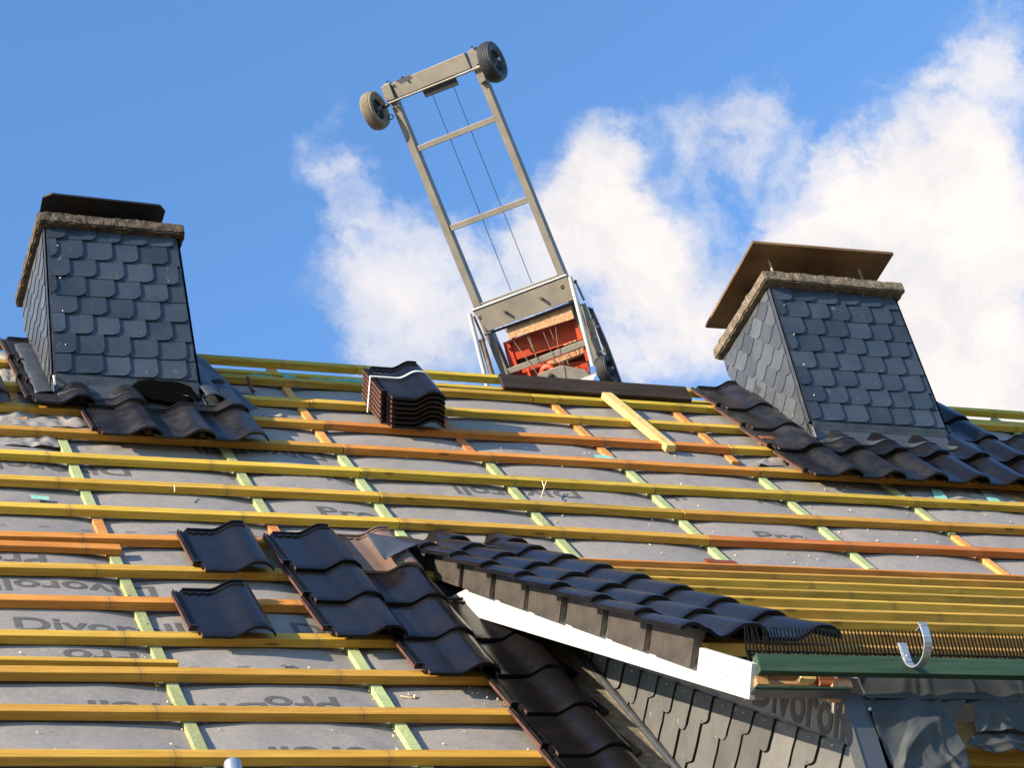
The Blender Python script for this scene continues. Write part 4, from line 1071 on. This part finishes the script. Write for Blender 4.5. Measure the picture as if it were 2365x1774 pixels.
plate([B5(560, 950), B5(640, 920), B5(800, 1400), B5(690, 1420)], .05, .012, 'red_end_plate', 'red_steel', car)
plate([B5(650, 830), B5(700, 808), B5(722, 880), B5(672, 905)], .015, .03, 'red_lug', 'red_steel', car)
plate([B5(860, 1290), B5(890, 1280), B5(940, 1440), B5(905, 1450)], .0, .02, 'red_lug', 'red_steel', car)
m = MB(); c_ = HP(B5(1140, 1335), -.02); m.lathe([(.030, -.012), (.052, -.014), (.056, -.008), (.046, 0), (.056, .008), (.052, .014), (.030, .012)], c_, HN, 28); m.build('pulley', M['red_steel'], car)
plate([B5(1000, 1350), B5(1295, 1240), B5(1345, 1245), B5(1380, 1500), B5(1010, 1500)], -.045, .02, 'housing', 'alu', car)
plate([B5(1340, 1245), B5(1620, 1300), B5(1700, 1400), B5(1680, 1500), B5(1380, 1500)], -.04, .02, 'housing', 'alu', car)
plate([B5(1530, 1420), B5(1760, 1340), B5(1775, 1310), B5(1700, 1450), B5(1560, 1470)], -.06, .01, 'bent_bracket', 'alu_light', car)
rod(B5(1150, 1365), B5(1190, 1365), .012, -.06, 'bolt', 'black', 8, car)
for pa, pb in (((560, 735), (1000, 1345)), ((782, 655), (1040, 1260)), ((815, 645), (985, 1120)), ((985, 580), (1240, 1215)), ((1072, 550), (1215, 910)), ((1205, 500), (1292, 1230)), ((1290, 1110), (1330, 1215)), ((1360, 1110), (1400, 1230))):
    rod(B5(*pa), B5(*pb), .0024, -.015, 'cable', 'rusty', 6, car)
# dark side panel and lower wheel on the right
plate([B5(1640, 490), B5(1700, 520), B5(1890, 960), B5(1990, 1230), B5(2075, 1470), B5(1990, 1480), B5(1860, 1080)], .03, .02, 'side_panel', 'trim', car)
rod(B5(1685, 530), B5(1708, 515), .006, .02, 'pin', 'black', 8, car); rod(B5(1725, 730), B5(1780, 750), .006, .02, 'pin', 'alu_light', 8, car)
wheel(HP(B5(1885, 1300), -.02), ax1, .098, .072, 'rubber')
m = MB(); c_ = HP(B5(1800, 1078), -.02); m.tube([c_+lx*.026*math.cos(t)+ly*.011*math.sin(t) for t in [2*math.pi*k/14 for k in range(14)]], .004, 6, closed=True); m.build('rope_ring', M['osb'], car)
rod(B5(1790, 1080), B5(1840, 1160), .016, -.01, 'axle_stub', 'black', 10, car)
# hoist rails continue down behind the house
for p0 in ((1182, 904), (1404, 883)):
    a = HP(p0, .03); m = MB(); e_ = Vector((a.x+1.5, a.y+3.6, GROUND)); m.tube([a, e_], .035, 8); m.build('rail_foot', M['alu'], hoist)

# ------------------------------------------------------------------ scaffold pole in front
pz = CAM+ROT @ Vector(((536-IW/2)/F*5.9, -(1757-IH/2)/F*5.9, -5.9))
m = MB(); m.tube([(pz.x, pz.y, GROUND), (pz.x, pz.y, pz.z-.012), (pz.x, pz.y, pz.z-.004), (pz.x, pz.y, pz.z)], [.0235, .0235, .0215, .017], 24)
tag(m.build('scaffold_pole', M['galv'], None, (pz.x, pz.y, GROUND)), 'top of a grey steel scaffold tube at the bottom edge in front of the roof', 'pole')

# ------------------------------------------------------------------ wood chips and straws
ch = MB()
def chip(u, v, L_, w_, a, wz=None):
    c = R3(u, v, (mem_w(u, v) if wz is None else wz)+.005); d = E1*math.cos(a)+E2*math.sin(a); n_ = E3.cross(d)
    ch.hexa([c, c+d*L_, c+d*L_+n_*w_, c+n_*w_], [p+E3*.003 for p in (c, c+d*L_+E3*.004, c+d*L_+n_*w_, c+n_*w_)])
chip(*on_roof((925, 1605), -.045), .045, .009, -.35); chip(*on_roof((958, 1610), -.045), .02, .007, 1.2)
for k in range(170):
    u = rnd.uniform(-.6, 1.7); v = rnd.uniform(.0, 1.0)
    if rnd.random() < .35: u = rnd.gauss(1.42, .09); v = rnd.gauss(.60, .035)
    elif rnd.random() < .3: u = rnd.gauss(1.5, .12); v = rnd.gauss(.15, .06)
    elif rnd.random() < .4: u = rnd.choice((-.02, .79))+rnd.gauss(0, .02); v = rnd.uniform(-.1, 1)
    chip(u, v, rnd.uniform(.003, .009), rnd.uniform(.002, .005), rnd.uniform(0, 6))
for k in range(110):
    u = rnd.uniform(1.6, 5.8); v = rnd.uniform(2.1, 3.7); chip(u, v, rnd.uniform(.003, .012), rnd.uniform(.002, .004), rnd.uniform(0, 6))
tag(ch.build('wood_chips', M['dust'], None), 'scattered pale sawdust and wood chips lying on the grey underlay', 'wood chips', kind='stuff')
st = MB()
for pa, pb, w in (((1252, 1112), (1258, 1128), .0), ((1262, 1112), (1257, 1126), .0), ((1257, 1126), (1250, 1148), .0), ((403, 1122), (404, 1134), .0)):
    st.tube([R3(*on_roof(pa, .01), .012), R3(*on_roof(pb, .01), .004)], .0025, 6)
tag(st.build('straw', M['dust'], None), 'thin forked yellow wood splinter hanging over a batten above the dormer', 'splinter')

# ------------------------------------------------------------------ world, sun
EXPO = 1.22
SUN = Vector((-1.0, -.29, .385)).normalized()     # towards the sun
w = bpy.data.worlds.new('World'); scn.world = w; w.use_nodes = True; nt = w.node_tree
for n in list(nt.nodes): nt.nodes.remove(n)
out = N(nt, 'ShaderNodeOutputWorld'); bg = N(nt, 'ShaderNodeBackground'); L(nt, bg.outputs[0], out.inputs[0])
sky = N(nt, 'ShaderNodeTexSky'); sky.sky_type = 'NISHITA'; sky.sun_disc = False
sky.sun_elevation = math.asin(SUN.z); sky.sun_rotation = math.atan2(SUN.x, SUN.y); sky.altitude = 300; sky.air_density = 1.0; sky.dust_density = .3; sky.ozone_density = 2.0
SKY_STRENGTH = .085; bg.inputs['Strength'].default_value = SKY_STRENGTH
tc = N(nt, 'ShaderNodeTexCoord'); gen = tc.outputs['Generated']
nz = N(nt, 'ShaderNodeTexNoise'); nz.inputs['Scale'].default_value = 14; nz.inputs['Detail'].default_value = 7; nz.inputs['Roughness'].default_value = .62; L(nt, gen, nz.inputs['Vector'])
sub = N(nt, 'ShaderNodeVectorMath', operation='SUBTRACT'); L(nt, nz.outputs['Color'], sub.inputs[0]); sub.inputs[1].default_value = (.5, .5, .5)
wsc = N(nt, 'ShaderNodeVectorMath', operation='SCALE'); L(nt, sub.outputs[0], wsc.inputs[0]); wsc.inputs['Scale'].default_value = .075
wd = N(nt, 'ShaderNodeVectorMath', operation='ADD'); L(nt, gen, wd.inputs[0]); L(nt, wsc.outputs[0], wd.inputs[1])
def dirpx(x, y): return (ROT @ Vector(((x/.9353-IW/2)/F, -(y/.9353-IH/2)/F, -1))).normalized()
BL = [(725, 220, 60, .5), (715, 330, 80, .9), (770, 420, 100, .9), (820, 540, 130, .9), (760, 660, 110, .8), (840, 740, 130, .9), (950, 640, 130, .8), (930, 500, 90, .5), (980, 740, 110, .6),
      (965, 110, 45, .5), (900, 150, 50, .3), (1240, 300, 100, 1.0), (1340, 280, 100, 1.0), (1250, 400, 130, 1.1), (1370, 440, 120, 1.0), (1180, 520, 130, 1.1), (1330, 560, 130, 1.0), (1060, 560, 110, .6),
      (1150, 690, 120, .5), (1500, 640, 130, .85), (1420, 720, 150, .9), (1600, 250, 90, .8), (1650, 320, 90, .9), (1540, 370, 90, .75), (1480, 300, 70, .6), (1300, 760, 110, .8), (1600, 720, 120, .7), (1080, 760, 110, .8), (1430, 560, 90, .8), (1180, 560, 380, .30), (1520, 520, 330, .36), (1280, 145, 35, .4), (890, 10, 40, .4), (1330, 40, 45, .4),
      (1850, 450, 160, 1.3), (1720, 500, 110, 1.1), (2000, 500, 200, 1.5), (1900, 640, 220, 1.4), (2150, 650, 260, 1.5), (2020, 330, 140, .9), (2150, 250, 170, .9), (2080, 120, 130, .7), (2190, 40, 150, .8), (1950, 240, 100, .5), (2200, 450, 180, .8), (2100, 840, 200, 1.5), (1700, 650, 120, .6), (1560, 500, 70, .3)]
acc = None
for (x, y, r, s_) in BL:
    d = N(nt, 'ShaderNodeVectorMath', operation='DISTANCE'); L(nt, wd.outputs[0], d.inputs[0]); d.inputs[1].default_value = dirpx(x, y)
    mr = N(nt, 'ShaderNodeMapRange'); mr.interpolation_type = 'SMOOTHSTEP'; L(nt, d.outputs['Value'], mr.inputs['Value'])
    mr.inputs['From Min'].default_value = 0; mr.inputs['From Max'].default_value = r*1.45/4868; mr.inputs['To Min'].default_value = s_; mr.inputs['To Max'].default_value = 0
    acc = mr.outputs[0] if acc is None else mth(nt, 'ADD', acc, mr.outputs[0])
# gentle cloud cover elsewhere in the sky, away from the framed part
nz2 = N(nt, 'ShaderNodeTexNoise'); nz2.inputs['Scale'].default_value = 30; nz2.inputs['Detail'].default_value = 8; nz2.inputs['Roughness'].default_value = .62; L(nt, wd.outputs[0], nz2.inputs['Vector'])
tot = mth(nt, 'MULTIPLY_ADD', nz2.outputs['Fac'], 2.6, mth(nt, 'SUBTRACT', mth(nt, 'MULTIPLY', acc, .85), 1.60))
cl = N(nt, 'ShaderNodeMapRange'); cl.interpolation_type = 'SMOOTHSTEP'; L(nt, tot, cl.inputs['Value'])
CLM = N(nt, 'ShaderNodeMapRange'); CLM.interpolation_type = 'SMOOTHSTEP'; L(nt, acc, CLM.inputs['Value']); CLM.inputs['From Min'].default_value = .02; CLM.inputs['From Max'].default_value = .45
cl.inputs['From Min'].default_value = -.16; cl.inputs['From Max'].default_value = 1.05
br = N(nt, 'ShaderNodeMapRange'); L(nt, acc, br.inputs['Value']); br.inputs['From Min'].default_value = .3; br.inputs['From Max'].default_value = 1.8; br.inputs['To Min'].default_value = 0; br.inputs['To Max'].default_value = 1
CW = 1.0/(SKY_STRENGTH*2**EXPO)
nz3 = noise_n(nt, wd.outputs[0], 17, 6, .6); shade = ramp(nt, nz3, [(.36, (.78, .83, .92)), (.58, (1, 1, 1))])
ccol = mix(nt, br.outputs[0], (.60*CW, .70*CW, .88*CW), (1.10*CW, 1.01*CW, .95*CW))
ccol = mix(nt, 1.0, ccol, shade, 'MULTIPLY')
thin = N(nt, 'ShaderNodeMapRange'); L(nt, acc, thin.inputs['Value']); thin.inputs['From Min'].default_value = .3; thin.inputs['From Max'].default_value = 2.2; thin.inputs['To Min'].default_value = .72; thin.inputs['To Max'].default_value = 1
skyc = mix(nt, 1.0, sky.outputs[0], (1.10, 1.50, 1.84), 'MULTIPLY')
tint = skyc.node if hasattr(skyc, 'node') else None
fin = mix(nt, mth(nt, 'MULTIPLY', mth(nt, 'MULTIPLY', cl.outputs[0], thin.outputs[0]), CLM.outputs[0]), skyc, ccol)
L(nt, fin, bg.inputs['Color'])
sd = bpy.data.lights.new('sun', 'SUN'); sd.energy = 5.0; sd.angle = math.radians(.5); sd.color = (1.0, .84, .62)
so = bpy.data.objects.new('sun', sd); COL.objects.link(so); so.rotation_euler = SUN.to_track_quat('Z', 'Y').to_euler()

# ------------------------------------------------------------------ camera
cd = bpy.data.cameras.new('camera'); cd.sensor_fit = 'HORIZONTAL'; cd.sensor_width = 36; cd.lens = F/IW*36; cd.clip_end = 2000; cd.clip_start = .05
co = bpy.data.objects.new('camera', cd); COL.objects.link(co); co.matrix_world = Matrix.Translation(CAM) @ ROT.to_4x4(); scn.camera = co
vs_ = scn.view_settings; vs_.view_transform = 'Standard'; vs_.look = 'None'; vs_.gamma = 1; vs_.exposure = EXPO
scn.render.engine = 'CYCLES'
